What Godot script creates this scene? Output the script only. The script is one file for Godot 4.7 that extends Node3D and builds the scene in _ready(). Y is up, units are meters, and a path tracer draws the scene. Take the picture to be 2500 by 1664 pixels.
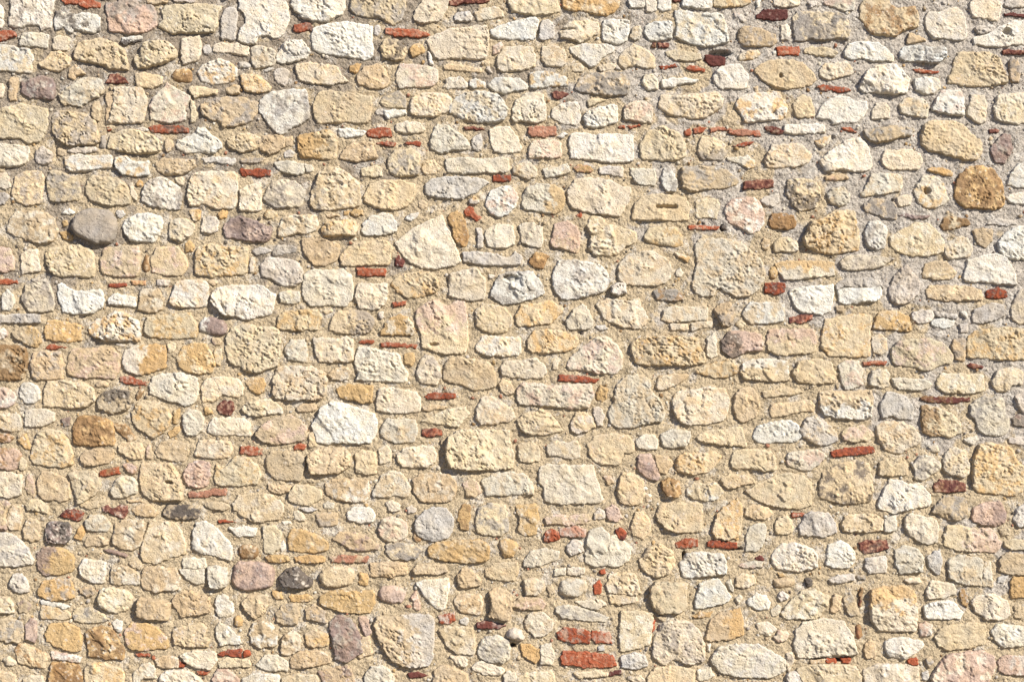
extends Node3D
# A sunlit rubble wall of limestone, brick and mortar. The wall stands in the plane z = 0, faces +z and rises from the ground at y = 0.
# STONES at the end of the file: colours, kind of surface, then the outline on the wall in millimetres (x to the right, y up from the ground).

const STEP := 0.006            # spacing of the lattice on which the wall's relief is laid out, metres
const WIDE := 6.0              # what the photograph shows of the wall
const LOW := 0.5
const HIGH := 4.494
const X_FROM := -1.2           # what is built of it
const X_TO := 7.2
const Y_TO := 5.1

# colour of each kind of stone as it looks in full sun, sRGB
const TONES := {
	"W": Color8(248, 241, 224), "C": Color8(242, 229, 203), "Y": Color8(238, 218, 181), "O": Color8(226, 191, 138),
	"T": Color8(225, 202, 166), "B": Color8(178, 144, 104), "G": Color8(182, 172, 158), "L": Color8(228, 218, 202),
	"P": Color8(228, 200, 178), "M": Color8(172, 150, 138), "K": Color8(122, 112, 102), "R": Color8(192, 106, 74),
	"D": Color8(124, 76, 68), "N": Color8(202, 146, 118),
}
const LIT := 0.60              # how much of that look is the stone's own reflectance
# kind: least and most it stands proud, rounding of its edge, swell, lumps, grain, pits, ridges (all mm), flake scars, facets
const KINDS := {
	"s": [13.0, 25.0, 7.0, 6.0, 3.6, 1.8, 0.0, 2.0, 5.0, 2],
	"p": [14.0, 27.0, 11.0, 7.0, 6.0, 4.2, 6.5, 0.0, 3.0, 2],
	"g": [14.0, 28.0, 9.0, 8.0, 6.0, 3.2, 2.0, 5.0, 5.0, 3],
	"c": [16.0, 30.0, 6.0, 5.0, 4.0, 1.6, 0.0, 4.0, 8.0, 5],
	"r": [24.0, 36.0, 40.0, 4.0, 3.0, 1.6, 0.0, 1.0, 0.0, 0],
	"l": [12.0, 24.0, 7.0, 4.0, 3.0, 2.2, 0.0, 9.0, 3.0, 1],
	"b": [9.0, 16.0, 4.0, 2.5, 3.0, 2.6, 2.0, 2.0, 2.5, 1],
	"f": [6.0, 9.0, 16.0, 4.0, 5.0, 3.0, 0.0, 1.0, 0.0, 0],
}
# deep gaps in the mortar: x, y, half width, half height, depth, all mm
const GAPS := [
	[4222, 4184, 62, 17, 55], [3004, 709, 16, 12, 60], [4838, 627, 60, 7, 55], [4915, 627, 30, 8, 55], [4236, 3160, 13, 16, 55],
	[2230, 2643, 9, 16, 50], [6560, 640, 30, 10, 50], [4320, 1275, 34, 6, 50], [1890, 620, 20, 9, 40], [4760, 870, 45, 7, 50], [4010, 1240, 12, 20, 40],
]

# hollows in stones: the same, and the turn
const HOLES := [
	[5436, 3376, 17, 26, 36, 0.0], [5902, 4304, 26, 22, 34, 0.0], [4574, 4052, 13, 17, 25, 0.0], [987, 1669, 24, 11, 30, 0.0], [3922, 3284, 70, 12, 26, 0.16],
	[2991, 2864, 42, 20, 24, 0.0], [2541, 2475, 24, 12, 22, 0.5], [2330, 3260, 10, 8, 15, 0.0], [3330, 4325, 45, 6, 16, 0.0],
]

# stones that stand out among the others: x, y (mm) and their looks
const STANDING_OUT := [
	[545, 3166, "smooth grey boulder"], [1728, 1110, "dark grey knobbly stone"], [331, 1366, "dark brown stone"], [1445, 3154, "mauve pink stone"],
	[1476, 1114, "rounded rose brown stone"], [5745, 3397, "brown and ochre porous stone"], [2400, 750, "large tan stone with a pale side"],
	[5237, 922, "squared stone, orange above and cream below"], [3030, 2818, "white faceted stone with a hollow"], [545, 1969, "rust brown rough stone"],
	[2033, 750, "tall purple brown stone"], [2020, 2010, "white pitted stone"], [2501, 3063, "large pale triangular stone"],
]

var swell := FastNoiseLite.new()
var lumps := FastNoiseLite.new()
var grain := FastNoiseLite.new()
var cells := FastNoiseLite.new()
var ridges := FastNoiseLite.new()
var scars := FastNoiseLite.new()
var patch := FastNoiseLite.new()
var cracks := FastNoiseLite.new()
var triangles := 0
var columns := 0
var rows := 0
var under := PackedByteArray()     # lattice points that lie deep under a stone
var taken := PackedByteArray()     # lattice points that lie on a stone


func _ready() -> void:
	# camera: level, square to the wall
	var camera := Camera3D.new()
	camera.name = "camera"
	camera.position = Vector3(WIDE / 2, (LOW + HIGH) / 2, 9.0)
	camera.fov = rad_to_deg(2 * atan((HIGH - LOW) / 2 / 8.985))
	camera.far = 400
	add_child(camera)
	camera.current = true
	# sky and exposure
	var air := ProceduralSkyMaterial.new()
	air.sky_top_color = Color(0.30, 0.46, 0.74)
	air.sky_horizon_color = Color(0.74, 0.80, 0.86)
	air.ground_bottom_color = Color(0.42, 0.38, 0.32)
	air.ground_horizon_color = Color(0.60, 0.60, 0.58)
	air.energy_multiplier = 0.5
	var world := WorldEnvironment.new()
	world.name = "world"
	world.environment = Environment.new()
	world.environment.background_mode = Environment.BG_SKY
	world.environment.sky = Sky.new()
	world.environment.sky.sky_material = air
	world.environment.tonemap_mode = Environment.TONE_MAPPER_LINEAR
	world.environment.tonemap_exposure = 2.25
	world.environment.sdfgi_enabled = true
	world.environment.ssao_enabled = true
	world.environment.ssil_enabled = true
	add_child(world)
	# sun: high on the right
	var sun := DirectionalLight3D.new()
	sun.name = "sun"
	sun.light_energy = 1.5
	sun.light_color = Color(1.0, 0.968, 0.925)
	sun.light_angular_distance = 0.5
	sun.shadow_enabled = true
	add_child(sun)
	sun.look_at_from_position(Vector3(0.70, 0.63, 0.68), Vector3.ZERO, Vector3.UP)

	set_noises()
	build_ground()
	build_wall()


func set_noises() -> void:
	var n := 0
	for one in [[swell, 9.0, 2], [lumps, 24.0, 3], [grain, 52.0, 1], [scars, 11.0, 2], [patch, 12.0, 4]]:
		var noise: FastNoiseLite = one[0]
		n += 1
		noise.seed = 40 + n
		noise.noise_type = FastNoiseLite.TYPE_SIMPLEX_SMOOTH
		noise.frequency = one[1]
		noise.fractal_type = FastNoiseLite.FRACTAL_FBM
		noise.fractal_octaves = one[2]
	ridges.seed = 9
	ridges.noise_type = FastNoiseLite.TYPE_SIMPLEX
	ridges.frequency = 16.0
	ridges.fractal_type = FastNoiseLite.FRACTAL_RIDGED
	ridges.fractal_octaves = 2
	cracks.seed = 19
	cracks.noise_type = FastNoiseLite.TYPE_SIMPLEX_SMOOTH
	cracks.frequency = 9.0
	cracks.fractal_type = FastNoiseLite.FRACTAL_RIDGED
	cracks.fractal_octaves = 1
	cracks.domain_warp_enabled = true
	cracks.domain_warp_frequency = 14.0
	cracks.domain_warp_amplitude = 0.04
	cells.seed = 4
	cells.noise_type = FastNoiseLite.TYPE_CELLULAR
	cells.frequency = 58.0
	cells.cellular_return_type = FastNoiseLite.RETURN_DISTANCE
	cells.fractal_type = FastNoiseLite.FRACTAL_NONE


func noise_picture(frequency: float, octaves: int, from: float, to: float) -> NoiseTexture2D:
	var t := NoiseTexture2D.new()
	t.width = 512
	t.height = 512
	t.seamless = true
	t.noise = FastNoiseLite.new()
	t.noise.seed = 3
	t.noise.noise_type = FastNoiseLite.TYPE_SIMPLEX_SMOOTH
	t.noise.frequency = frequency
	t.noise.fractal_octaves = octaves
	t.color_ramp = Gradient.new()
	t.color_ramp.set_color(0, Color(from, from, from))
	t.color_ramp.set_color(1, Color(to, to, to))
	return t


# fine relief that repeats every half metre: grain, little pits and creases in the given shares
func relief_picture(a_grain: float, a_pits: float, a_crease: float, coarsest: float, seeded: int) -> ImageTexture:
	var side := 768
	var pictures := []
	for k in 3:
		var f := FastNoiseLite.new()
		f.seed = seeded + k
		f.noise_type = [FastNoiseLite.TYPE_SIMPLEX_SMOOTH, FastNoiseLite.TYPE_CELLULAR, FastNoiseLite.TYPE_SIMPLEX_SMOOTH][k]
		f.frequency = [coarsest, 0.035, 0.009][k]
		f.fractal_type = [FastNoiseLite.FRACTAL_FBM, FastNoiseLite.FRACTAL_NONE, FastNoiseLite.FRACTAL_RIDGED][k]
		f.fractal_octaves = [6, 1, 3][k]
		f.fractal_gain = 0.62 if k == 0 else 0.5
		f.cellular_return_type = FastNoiseLite.RETURN_DISTANCE
		pictures.append(f.get_seamless_image(side, side, false, false, 0.12, true).get_data())
	var g: PackedByteArray = pictures[0]
	var p: PackedByteArray = pictures[1]
	var c: PackedByteArray = pictures[2]
	var out := PackedByteArray()
	out.resize(side * side)
	for k in side * side:
		var some := clampf((g[(k + side * 300) % (side * side)] - 118.0) / 30.0, 0.0, 1.0)
		var pit := clampf((70.0 - p[k]) / 60.0, 0.0, 1.0) * some
		var crease := clampf((c[k] - 215.0) / 40.0, 0.0, 1.0) * clampf((g[(k + side * 500) % (side * side)] - 118.0) / 30.0, 0.0, 1.0)
		out[k] = int(clampf(255.0 * (a_grain * g[k] / 255.0 + (1.0 - a_grain) - a_pits * pit - a_crease * crease), 0.0, 255.0))
	return ImageTexture.create_from_image(Image.create_from_data(side, side, false, Image.FORMAT_L8, out))


# stone, brick or mortar: its colour lies in the mesh, fine grain and fine relief in the material
func mineral(called: String, rough: float, relief: float, per_metre: float, speck: float, picture: Texture2D) -> StandardMaterial3D:
	var m := StandardMaterial3D.new()
	m.resource_name = called
	m.vertex_color_use_as_albedo = true
	m.albedo_texture = noise_picture(0.09, 3, 1.0 - speck, 1.0)
	m.roughness = rough
	m.metallic_specular = 0.3
	m.uv1_triplanar = true
	m.uv1_world_triplanar = true
	m.uv1_scale = Vector3.ONE * per_metre
	m.heightmap_enabled = true
	m.heightmap_texture = picture
	m.heightmap_scale = relief
	return m


func build_ground() -> void:
	var ground := MeshInstance3D.new()
	ground.name = "ground"
	var sheet := PlaneMesh.new()
	sheet.size = Vector2(240, 240)
	ground.mesh = sheet
	var m := StandardMaterial3D.new()
	m.resource_name = "dry_ground"
	m.albedo_color = Color(0.36, 0.31, 0.24).linear_to_srgb()
	m.albedo_texture = noise_picture(0.05, 4, 0.75, 1.0)
	m.uv1_triplanar = true
	m.uv1_world_triplanar = true
	m.uv1_scale = Vector3.ONE * 0.6
	m.roughness = 0.95
	ground.material_override = m
	ground.set_meta("kind", "structure")
	ground.set_meta("label", "dry pale ground at the foot of the wall")
	ground.set_meta("category", "ground")
	add_child(ground)


# how far a lattice point lies from its place, in steps
func astray(i: int, j: int) -> Vector2:
	return Vector2(fposmod(sin(i * 12.9898 + j * 78.233) * 43758.5453, 1.0) - 0.5, fposmod(sin(i * 39.346 + j * 11.135) * 24634.6345, 1.0) - 0.5) * 0.62


func reach(v: float, down: float, up: float) -> float:
	return down + (up - down) * v


# the relief and colours of one stone on the lattice: {v, n, c, i} relative to the stone's middle
func stone_shape(which: Array, number: int, shift: Vector2, coarse: int) -> Dictionary:
	var dice := RandomNumberGenerator.new()
	dice.seed = 977 * number + 13
	var outline := PackedVector2Array()
	for k in range(2, which.size(), 2):
		outline.append(Vector2(which[k], which[k + 1]) * 0.001)
	var kind: String = which[1]
	var tones: String = which[0]
	var far_out := tones.ends_with("+")
	tones = tones.trim_suffix("+")
	var two_sided := tones[2] if tones.length() > 2 else ""
	if kind == "r" or kind == "f" or kind == "p":
		outline = rounded(outline, 0.25 if kind == "r" else 0.12)
	elif kind != "b":
		outline = rounded(outline, 0.06)
	outline = Geometry2D.offset_polygon(outline, 0.0065 if kind != "b" else 0.004, Geometry2D.JOIN_MITER)[0]
	var size := outline.size()
	var lo := outline[0]
	var hi := outline[0]
	var middle := Vector2.ZERO
	var twice := 0.0
	for k in size:
		lo = lo.min(outline[k])
		hi = hi.max(outline[k])
		var cross := outline[k].cross(outline[(k + 1) % size])
		twice += cross
		middle += (outline[k] + outline[(k + 1) % size]) * cross
	middle /= 3.0 * twice
	var radius := sqrt(absf(twice) / 2.0 / PI)
	var k_: Array = KINDS[kind]
	var small := clampf(sqrt(radius / 0.09), 0.55, 1.25)
	var proud := reach(dice.randf(), k_[0], k_[1]) * 0.0008 * small
	if far_out:
		proud = maxf(proud, k_[1] * 0.001) + 0.009
	var edge: float = minf(k_[2] * 0.001 * reach(dice.randf(), 0.7, 1.3), radius * 0.95)
	var a_swell: float = k_[3] * 0.0008 * small
	var a_lumps: float = k_[4] * 0.001 * minf(small, 1.0) * reach(dice.randf(), 0.7, 1.3)
	var a_grain: float = k_[5] * 0.00128 * reach(dice.randf(), 0.8, 1.2)
	var a_pits: float = k_[6] * 0.001 * reach(dice.randf(), 0.6, 1.4)
	var a_ridge: float = k_[7] * 0.001 * minf(small, 1.0) * reach(dice.randf(), 0.5, 1.3)
	var a_scar: float = k_[8] * 0.001 * minf(small, 1.0) * reach(dice.randf(), 0.4, 1.4)
	var tilt := Vector2(dice.randf_range(-1, 1), dice.randf_range(-1, 1)) * proud * 0.35 / maxf(radius, 0.02)
	var facets := []
	for f in int(k_[9]) + (1 if kind != "b" and kind != "r" and dice.randf() < 0.4 else 0):
		var way := Vector2.from_angle(dice.randf() * TAU)
		facets.append([way, dice.randf_range(0.05, 0.65) * radius, dice.randf_range(0.12, 0.5)])
	var cracked := 0.0 if kind in ["b", "f", "r"] else 0.010 * dice.randf_range(0.0, 1.5)
	var sharp := 1.0 if dice.randf() < 0.65 else -0.8      # creases between knobs, or crests
	var lie := dice.randf_range(-0.25, 0.25) if dice.randf() < 0.7 else dice.randf_range(-1.6, 1.6)             # direction of bedding
	var bed := Vector2(cos(lie), sin(lie))
	var own := number * 3.7                              # every stone reads another layer of the noises
	var tint := dice.randf_range(0.90, 1.06)
	var warm := dice.randf_range(-0.035, 0.035)
	var one := TONES[tones[0]].srgb_to_linear() as Color
	var two := (TONES[tones[1]] if tones.length() > 1 else TONES[tones[0]]).srgb_to_linear() as Color
	var share := -0.02 if tones.length() > 1 else 9.0
	var split := Vector2.ZERO                            # where the second colour lies, if it keeps to one side
	if two_sided:
		split = {"^": Vector2.DOWN, "_": Vector2.UP, "<": Vector2.LEFT, ">": Vector2.RIGHT}[two_sided]
		split = Vector2(split.x / maxf(hi.x - middle.x, 0.01), split.y / maxf(hi.y - middle.y, 0.01))
	var fired := (TONES["N"] if dice.randf() < 0.75 else TONES["D"]).srgb_to_linear() as Color
	var crust := (TONES["L"] if kind != "b" else TONES["C"]).srgb_to_linear() as Color
	var crusted := dice.randf_range(0.30, 0.62) if kind != "b" else dice.randf_range(0.12, 0.5)
	var step := STEP * coarse
	var i0 := int(floor((lo.x + shift.x - X_FROM) / step)) - 1
	var i1 := int(ceil((hi.x + shift.x - X_FROM) / step)) + 1
	var j0 := int(floor((lo.y + shift.y) / step)) - 1
	var j1 := int(ceil((hi.y + shift.y) / step)) + 1
	var w := i1 - i0 + 1
	var h := j1 - j0 + 1
	var place := PackedVector3Array()
	var far := PackedFloat32Array()
	var color := PackedColorArray()
	place.resize(w * h)
	far.resize(w * h)
	color.resize(w * h)
	for j in h:
		for i in w:
			var p := Vector2(X_FROM + (i0 + i) * step, (j0 + j) * step) - shift + astray(i0 + i, j0 + j) * step
			var q := p + Vector2(lumps.get_noise_3d(p.x, p.y, own), lumps.get_noise_3d(p.x, p.y, own + 50.0)) * 0.009
			var inside := false
			var best := 1e9
			var nearest := q
			var a := outline[size - 1]
			for k in size:
				var b := outline[k]
				if (a.y > q.y) != (b.y > q.y) and q.x < (b.x - a.x) * (q.y - a.y) / (b.y - a.y) + a.x:
					inside = not inside
				var e := b - a
				var t := clampf((q - a).dot(e) / e.length_squared(), 0.0, 1.0)
				var c := a + e * t
				var dd := c.distance_squared_to(q)
				if dd < best:
					best = dd
					nearest = c
				a = b
			var d := sqrt(best)
			var at := j * w + i
			if not inside:
				far[at] = -d
				var moved := p + (nearest - q)
				if d > step * 2.5:
					moved = p
				place[at] = Vector3(moved.x - middle.x, moved.y - middle.y, -0.02)
				color[at] = one * (LIT * tint)
				color[at].a = 1.0
				continue
			far[at] = d
			var r := p - middle
			var low := swell.get_noise_3d(p.x, p.y, own)
			var u := r.dot(bed) * 0.75
			var v := bed.cross(r) * 1.3
			var knobs := lumps.get_noise_3d(u, v, own + 9.0)
			var rough := clampf(0.55 + 2.2 * scars.get_noise_3d(p.x * 0.8, p.y * 0.8, own + 33.0), 0.12, 1.7)
			var lump := rough * (0.45 * knobs + sharp * (0.28 - absf(lumps.get_noise_3d(u * 0.8, v * 0.8, own + 21.0))))
			var fine := grain.get_noise_3d(u, v, own)
			var bend := edge * clampf(1.0 + 0.9 * low + 0.5 * lump, 0.45, 1.6)
			var z := proud + tilt.dot(r) + a_swell * low
			for f in facets:
				var cut: float = proud * 1.05 + a_swell * low * 0.5 - (r.dot(f[0]) - f[1] + 0.02 * low) * f[2]
				z = minf(z, maxf(cut, proud * 0.42))
			if a_scar > 0.0:
				z -= a_scar * smoothstep(0.0, 0.10, scars.get_noise_3d(p.x, p.y, own))
			z += 1.5 * a_lumps * lump + a_grain * fine * (0.4 + 0.6 * rough)
			if a_ridge > 0.0:
				if kind == "l":
					z -= a_ridge * (0.4 - 0.5 * ridges.get_noise_3d(u * 0.4, v * 1.15, own))
				else:
					z -= a_ridge * (0.5 - 0.5 * ridges.get_noise_3d(p.x, p.y, own))
			if a_pits > 0.0:
				z -= a_pits * smoothstep(-0.55, -0.98, cells.get_noise_3d(p.x, p.y, own)) * clampf(0.9 + 2.0 * low, 0.1, 1.6)
			if cracked > 0.0:
				z -= cracked * smoothstep(0.80, 0.96, cracks.get_noise_3d(p.x, p.y, own))
			z = maxf(z, minf(0.009, proud * 0.6))
			for g in HOLES:
				var o := Vector2((p.x * 1000.0 - g[0]) / g[2], (p.y * 1000.0 - g[1]) / g[3])
				if absf(o.x) < 1.6 and absf(o.y) < 1.6:
					o = o.rotated(g[5])
					z -= g[4] * 0.001 * smoothstep(1.3, 0.4, o.length_squared() + 1.2 * knobs)
			if d < bend:
				var s := 1.0 - d / bend
				z = -0.02 + (z + 0.02) * sqrt(maxf(0.0, 1.0 - s * s * s))
			place[at] = Vector3(r.x, r.y, z)
			# colour: two kinds of stone in patches, mottling, pale lime crust and dark specks with outlines of their own
			var spot := patch.get_noise_3d(p.x, p.y, own)
			var fleck := patch.get_noise_3d(p.x * 3.3, p.y * 3.3, own + 70.0)
			var col := one.lerp(two, 0.85 * smoothstep(share, share + 0.26, (spot + 0.45 * fleck) * (1.0 if two_sided == "" else 0.8) + r.dot(split) * 0.8))
			col = col.lerp(crust, 0.75 * smoothstep(crusted, crusted + 0.12, fleck + 0.35 * spot))
			if kind == "b":
				col = col.lerp(fired, clampf(0.25 + 1.4 * fleck, 0.0, 0.7))
			var shade := LIT * tint * (1.0 + 0.16 * spot + 0.16 * fleck + 0.08 * fine)
			col = Color(col.r * shade * (1.0 + warm + 0.05 * low), col.g * shade, col.b * shade * (1.0 - warm - 0.10 * low))
			color[at] = col
	# the lattice squares that the stone reaches
	var index := PackedInt32Array()
	var normal := PackedVector3Array()
	normal.resize(w * h)
	for j in h:
		for i in w:
			var at := j * w + i
			if far[at] > -step * 2.0:
				var l := place[at - 1 if i > 0 else at]
				var r := place[at + 1 if i < w - 1 else at]
				var dn := place[at - w if j > 0 else at]
				var up := place[at + w if j < h - 1 else at]
				normal[at] = (r - l).cross(up - dn).normalized() if (r - l).cross(up - dn).z > 1e-9 else Vector3.BACK
			else:
				normal[at] = Vector3.BACK
			if coarse == 1 and far[at] > -0.004:
				var gi := i0 + i
				var gj := j0 + j
				if gi >= 0 and gi < columns and gj >= 0 and gj < rows:
					taken[gj * columns + gi] = 1
					if far[at] > 0.022:
						under[gj * columns + gi] = 1
	var used := PackedInt32Array()
	used.resize(w * h)
	used.fill(-1)
	var out := {"v": PackedVector3Array(), "n": PackedVector3Array(), "c": PackedColorArray(), "i": index, "middle": middle + shift, "area": absf(twice) / 2.0}
	for j in h - 1:
		for i in w - 1:
			var a := j * w + i
			if far[a] <= 0.0 and far[a + 1] <= 0.0 and far[a + w] <= 0.0 and far[a + w + 1] <= 0.0:
				continue
			for at in [a, a + 1, a + w, a + w + 1]:
				if used[at] < 0:
					used[at] = out.v.size()
					out.v.append(place[at])
					out.n.append(normal[at])
					out.c.append(color[at])
			if absf(place[a].z - place[a + w + 1].z) < absf(place[a + 1].z - place[a + w].z):
				for at in [a, a + w, a + w + 1, a, a + w + 1, a + 1]:
					out.i.append(used[at])
			else:
				for at in [a, a + w, a + 1, a + 1, a + w, a + w + 1]:
					out.i.append(used[at])
	return out


func rounded(line: PackedVector2Array, by: float) -> PackedVector2Array:
	var out := PackedVector2Array()
	for k in line.size():
		var a := line[k]
		var b := line[(k + 1) % line.size()]
		out.append(a.lerp(b, by))
		out.append(b.lerp(a, by))
	return out


func commit(shapes: Array) -> ArrayMesh:
	var v := PackedVector3Array()
	var n := PackedVector3Array()
	var c := PackedColorArray()
	var index := PackedInt32Array()
	for s in shapes:
		var from := v.size()
		if shapes.size() == 1:
			v = s.v
			index = s.i
		else:
			for p in s.v:
				v.append(p + Vector3(s.middle.x, s.middle.y, 0))
			for k in s.i:
				index.append(k + from)
		n.append_array(s.n)
		c.append_array(s.c)
	var arrays := []
	arrays.resize(Mesh.ARRAY_MAX)
	arrays[Mesh.ARRAY_VERTEX] = v
	arrays[Mesh.ARRAY_NORMAL] = n
	arrays[Mesh.ARRAY_COLOR] = c
	arrays[Mesh.ARRAY_INDEX] = index
	triangles += index.size() / 3
	var mesh := ArrayMesh.new()
	mesh.add_surface_from_arrays(Mesh.PRIMITIVE_TRIANGLES, arrays)
	return mesh


func part(called: String, number: int, mesh: Mesh, material: Material, parent: Node3D) -> MeshInstance3D:
	var o := MeshInstance3D.new()
	o.name = called if number == 0 else "%s_%03d" % [called, number]
	o.mesh = mesh
	o.material_override = material
	parent.add_child(o, true)
	return o


func build_wall() -> void:
	var wall := Node3D.new()
	wall.name = "stone_wall"
	wall.set_meta("label", "sunlit rubble wall of cream limestone with thin red bricks and sandy mortar")
	wall.set_meta("category", "wall")
	wall.set_meta("kind", "thing")
	add_child(wall)
	columns = int(ceil((X_TO - X_FROM) / STEP)) + 1
	rows = int(ceil(Y_TO / STEP)) + 1
	under.resize(columns * rows)
	taken.resize(columns * rows)
	var stone_material := mineral("limestone", 0.92, 1.15, 1.9, 0.24, relief_picture(0.6, 0.22, 0.16, 0.012, 11))
	var brick_material := mineral("fired_clay", 0.90, 0.7, 2.6, 0.30, relief_picture(0.6, 0.3, 0.1, 0.02, 31))
	var mortar_material := mineral("lime_mortar", 0.96, 1.0, 2.2, 0.34, relief_picture(0.7, 0.3, 0.0, 0.025, 51))
	# stones and bricks in the photograph
	var stones := []
	var bricks := []
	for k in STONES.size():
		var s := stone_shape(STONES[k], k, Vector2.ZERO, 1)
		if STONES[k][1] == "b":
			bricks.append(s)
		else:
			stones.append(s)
	stones.sort_custom(func(a, b): return a.area > b.area)
	print("stones ", stones.size(), " bricks ", bricks.size(), " ", Time.get_ticks_msec())
	# more of the same round about
	var around := []
	for di in [-1, 0, 1]:
		for dj in [-1, 0, 1]:
			if di == 0 and dj == 0:
				continue
			var shift := Vector2(di * (WIDE + 0.075), dj * (HIGH - LOW + 0.075))
			for k in STONES.size():
				var m := Vector2(STONES[k][2], STONES[k][3]) * 0.001 + shift
				if m.x > X_FROM + 0.05 and m.x < X_TO - 0.05 and m.y > 0.04 and m.y < Y_TO - 0.05:
					around.append(stone_shape(STONES[k], k, shift, 2))
	print("around ", around.size(), " ", Time.get_ticks_msec())
	build_mortar(wall, mortar_material)
	for k in 300:
		var o := part("stone", k, commit([stones[k]]), stone_material, wall)
		o.position = Vector3(stones[k].middle.x, stones[k].middle.y, 0)
		for one in STANDING_OUT:
			if stones[k].middle.distance_to(Vector2(one[0], one[1]) * 0.001) < 0.05:
				o.set_meta("label", one[2])
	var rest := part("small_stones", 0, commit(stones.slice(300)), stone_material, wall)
	rest.set_meta("kind", "stuff")
	for k in bricks.size():
		part("brick", k, commit([bricks[k]]), brick_material, wall).position = Vector3(bricks[k].middle.x, bricks[k].middle.y, 0)
	var more := part("surrounding_stones", 0, commit(around), stone_material, wall)
	more.set_meta("kind", "stuff")
	build_grit(wall, stone_material)
	print("done ", triangles, " ", Time.get_ticks_msec())


func mortar_height(p: Vector2) -> float:
	var z := -0.003 + 0.008 * swell.get_noise_2d(p.x * 0.8, p.y * 0.8) + 0.0050 * lumps.get_noise_2d(p.x, p.y) + 0.0022 * grain.get_noise_2d(p.x, p.y)
	z += 0.004 * scars.get_noise_2d(p.x * 0.5 + 30.0, p.y * 2.0)
	z -= 0.0035 * smoothstep(-0.6, -0.95, cells.get_noise_2d(p.x * 1.3, p.y * 1.3))
	for g in GAPS:
		var r := Vector2((p.x * 1000.0 - g[0]) / g[2], (p.y * 1000.0 - g[1]) / g[3])
		var d := r.length_squared()
		if d < 2.0:
			z -= g[4] * 0.001 * smoothstep(1.5, 0.5, d)
	return z


func mortar_color(p: Vector2) -> Color:
	# three mixes of mortar, with ragged borders: brown and coarse up on the left, grey repointing up on the right, sandy elsewhere
	var ragged := 0.9 * patch.get_noise_2d(p.x * 0.22, p.y * 0.22)
	var brown := smoothstep(-0.05, 0.10, (p.y - 3.45) * 0.35 - maxf(p.x - 1.5, 0.0) * 0.30 + ragged)
	var grey := smoothstep(-0.05, 0.10, (p.y - 3.3) * 0.35 + (p.x - 4.4) * 0.35 + ragged)
	var c := Color8(226, 206, 171).srgb_to_linear()
	c = c.lerp(Color8(218, 208, 193).srgb_to_linear(), grey)
	c = c.lerp(Color8(186, 172, 152).srgb_to_linear(), brown)
	var spot := patch.get_noise_2d(p.x * 0.6 + 20.0, p.y * 0.6)
	var sand := grain.get_noise_2d(p.x * 2.2 + 5.0, p.y * 2.2)
	var lime := smoothstep(0.26, 0.46, patch.get_noise_2d(p.x * 0.5, p.y * 0.5 + 40.0) + 0.30 * sand)
	c = c.lerp(Color8(240, 234, 222).srgb_to_linear(), lime * 0.6)
	var dark := smoothstep(0.50, 0.66, grain.get_noise_2d(p.x * 2.0, p.y * 2.0 + 60.0))
	return c * (0.63 * (1.0 + 0.14 * spot + 0.12 * sand) * (1.0 - 0.5 * dark))


func build_mortar(wall: Node3D, material: Material) -> void:
	# lattice lines: fine where the photograph looks, coarse round about
	var xs := PackedInt32Array()
	var ys := PackedInt32Array()
	var i := 0
	while i < columns:
		xs.append(i)
		var x := X_FROM + i * STEP
		i += 1 if x > -0.06 and x < WIDE + 0.06 else 2
	var j := 0
	while j < rows:
		ys.append(j)
		var y := j * STEP
		j += 1 if y > LOW - 0.06 and y < HIGH + 0.06 else 2
	var w := xs.size()
	var h := ys.size()
	var v := PackedVector3Array()
	var n := PackedVector3Array()
	var c := PackedColorArray()
	v.resize(w * h)
	n.resize(w * h)
	c.resize(w * h)
	for b in h:
		for a in w:
			var p := Vector2(X_FROM + xs[a] * STEP, ys[b] * STEP) + astray(xs[a], ys[b]) * STEP
			var at := b * w + a
			if under[ys[b] * columns + xs[a]]:
				v[at] = Vector3(p.x, p.y, -0.004)
				continue
			v[at] = Vector3(p.x, p.y, mortar_height(p))
			var col := mortar_color(p)
			col.a = 1.0
			c[at] = col
	var index := PackedInt32Array()
	for b in h:
		for a in w:
			var at := b * w + a
			var l := v[at - 1 if a > 0 else at]
			var r := v[at + 1 if a < w - 1 else at]
			var dn := v[at - w if b > 0 else at]
			var up := v[at + w if b < h - 1 else at]
			n[at] = (r - l).cross(up - dn).normalized()
			if a < w - 1 and b < h - 1:
				if under[ys[b] * columns + xs[a]] and under[ys[b] * columns + xs[a + 1]] and under[ys[b + 1] * columns + xs[a]] and under[ys[b + 1] * columns + xs[a + 1]]:
					continue
				index.append_array(PackedInt32Array([at, at + w, at + w + 1, at, at + w + 1, at + 1]))
	var s := {"v": v, "n": n, "c": c, "i": index}
	part("mortar", 0, commit([s]), material, wall)
	# the body of the wall behind
	var body := BoxMesh.new()
	body.size = Vector3(X_TO - X_FROM + 0.02, Y_TO + 0.01, 0.55)
	var plain := StandardMaterial3D.new()
	plain.resource_name = "wall_filling"
	plain.albedo_color = Color(0.30, 0.26, 0.20).linear_to_srgb()
	plain.roughness = 0.95
	part("wall_core", 0, body, plain, wall).position = Vector3((X_FROM + X_TO) / 2, Y_TO / 2, -0.085 - 0.275)
	print("mortar ", w, "x", h, " ", Time.get_ticks_msec())


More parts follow.
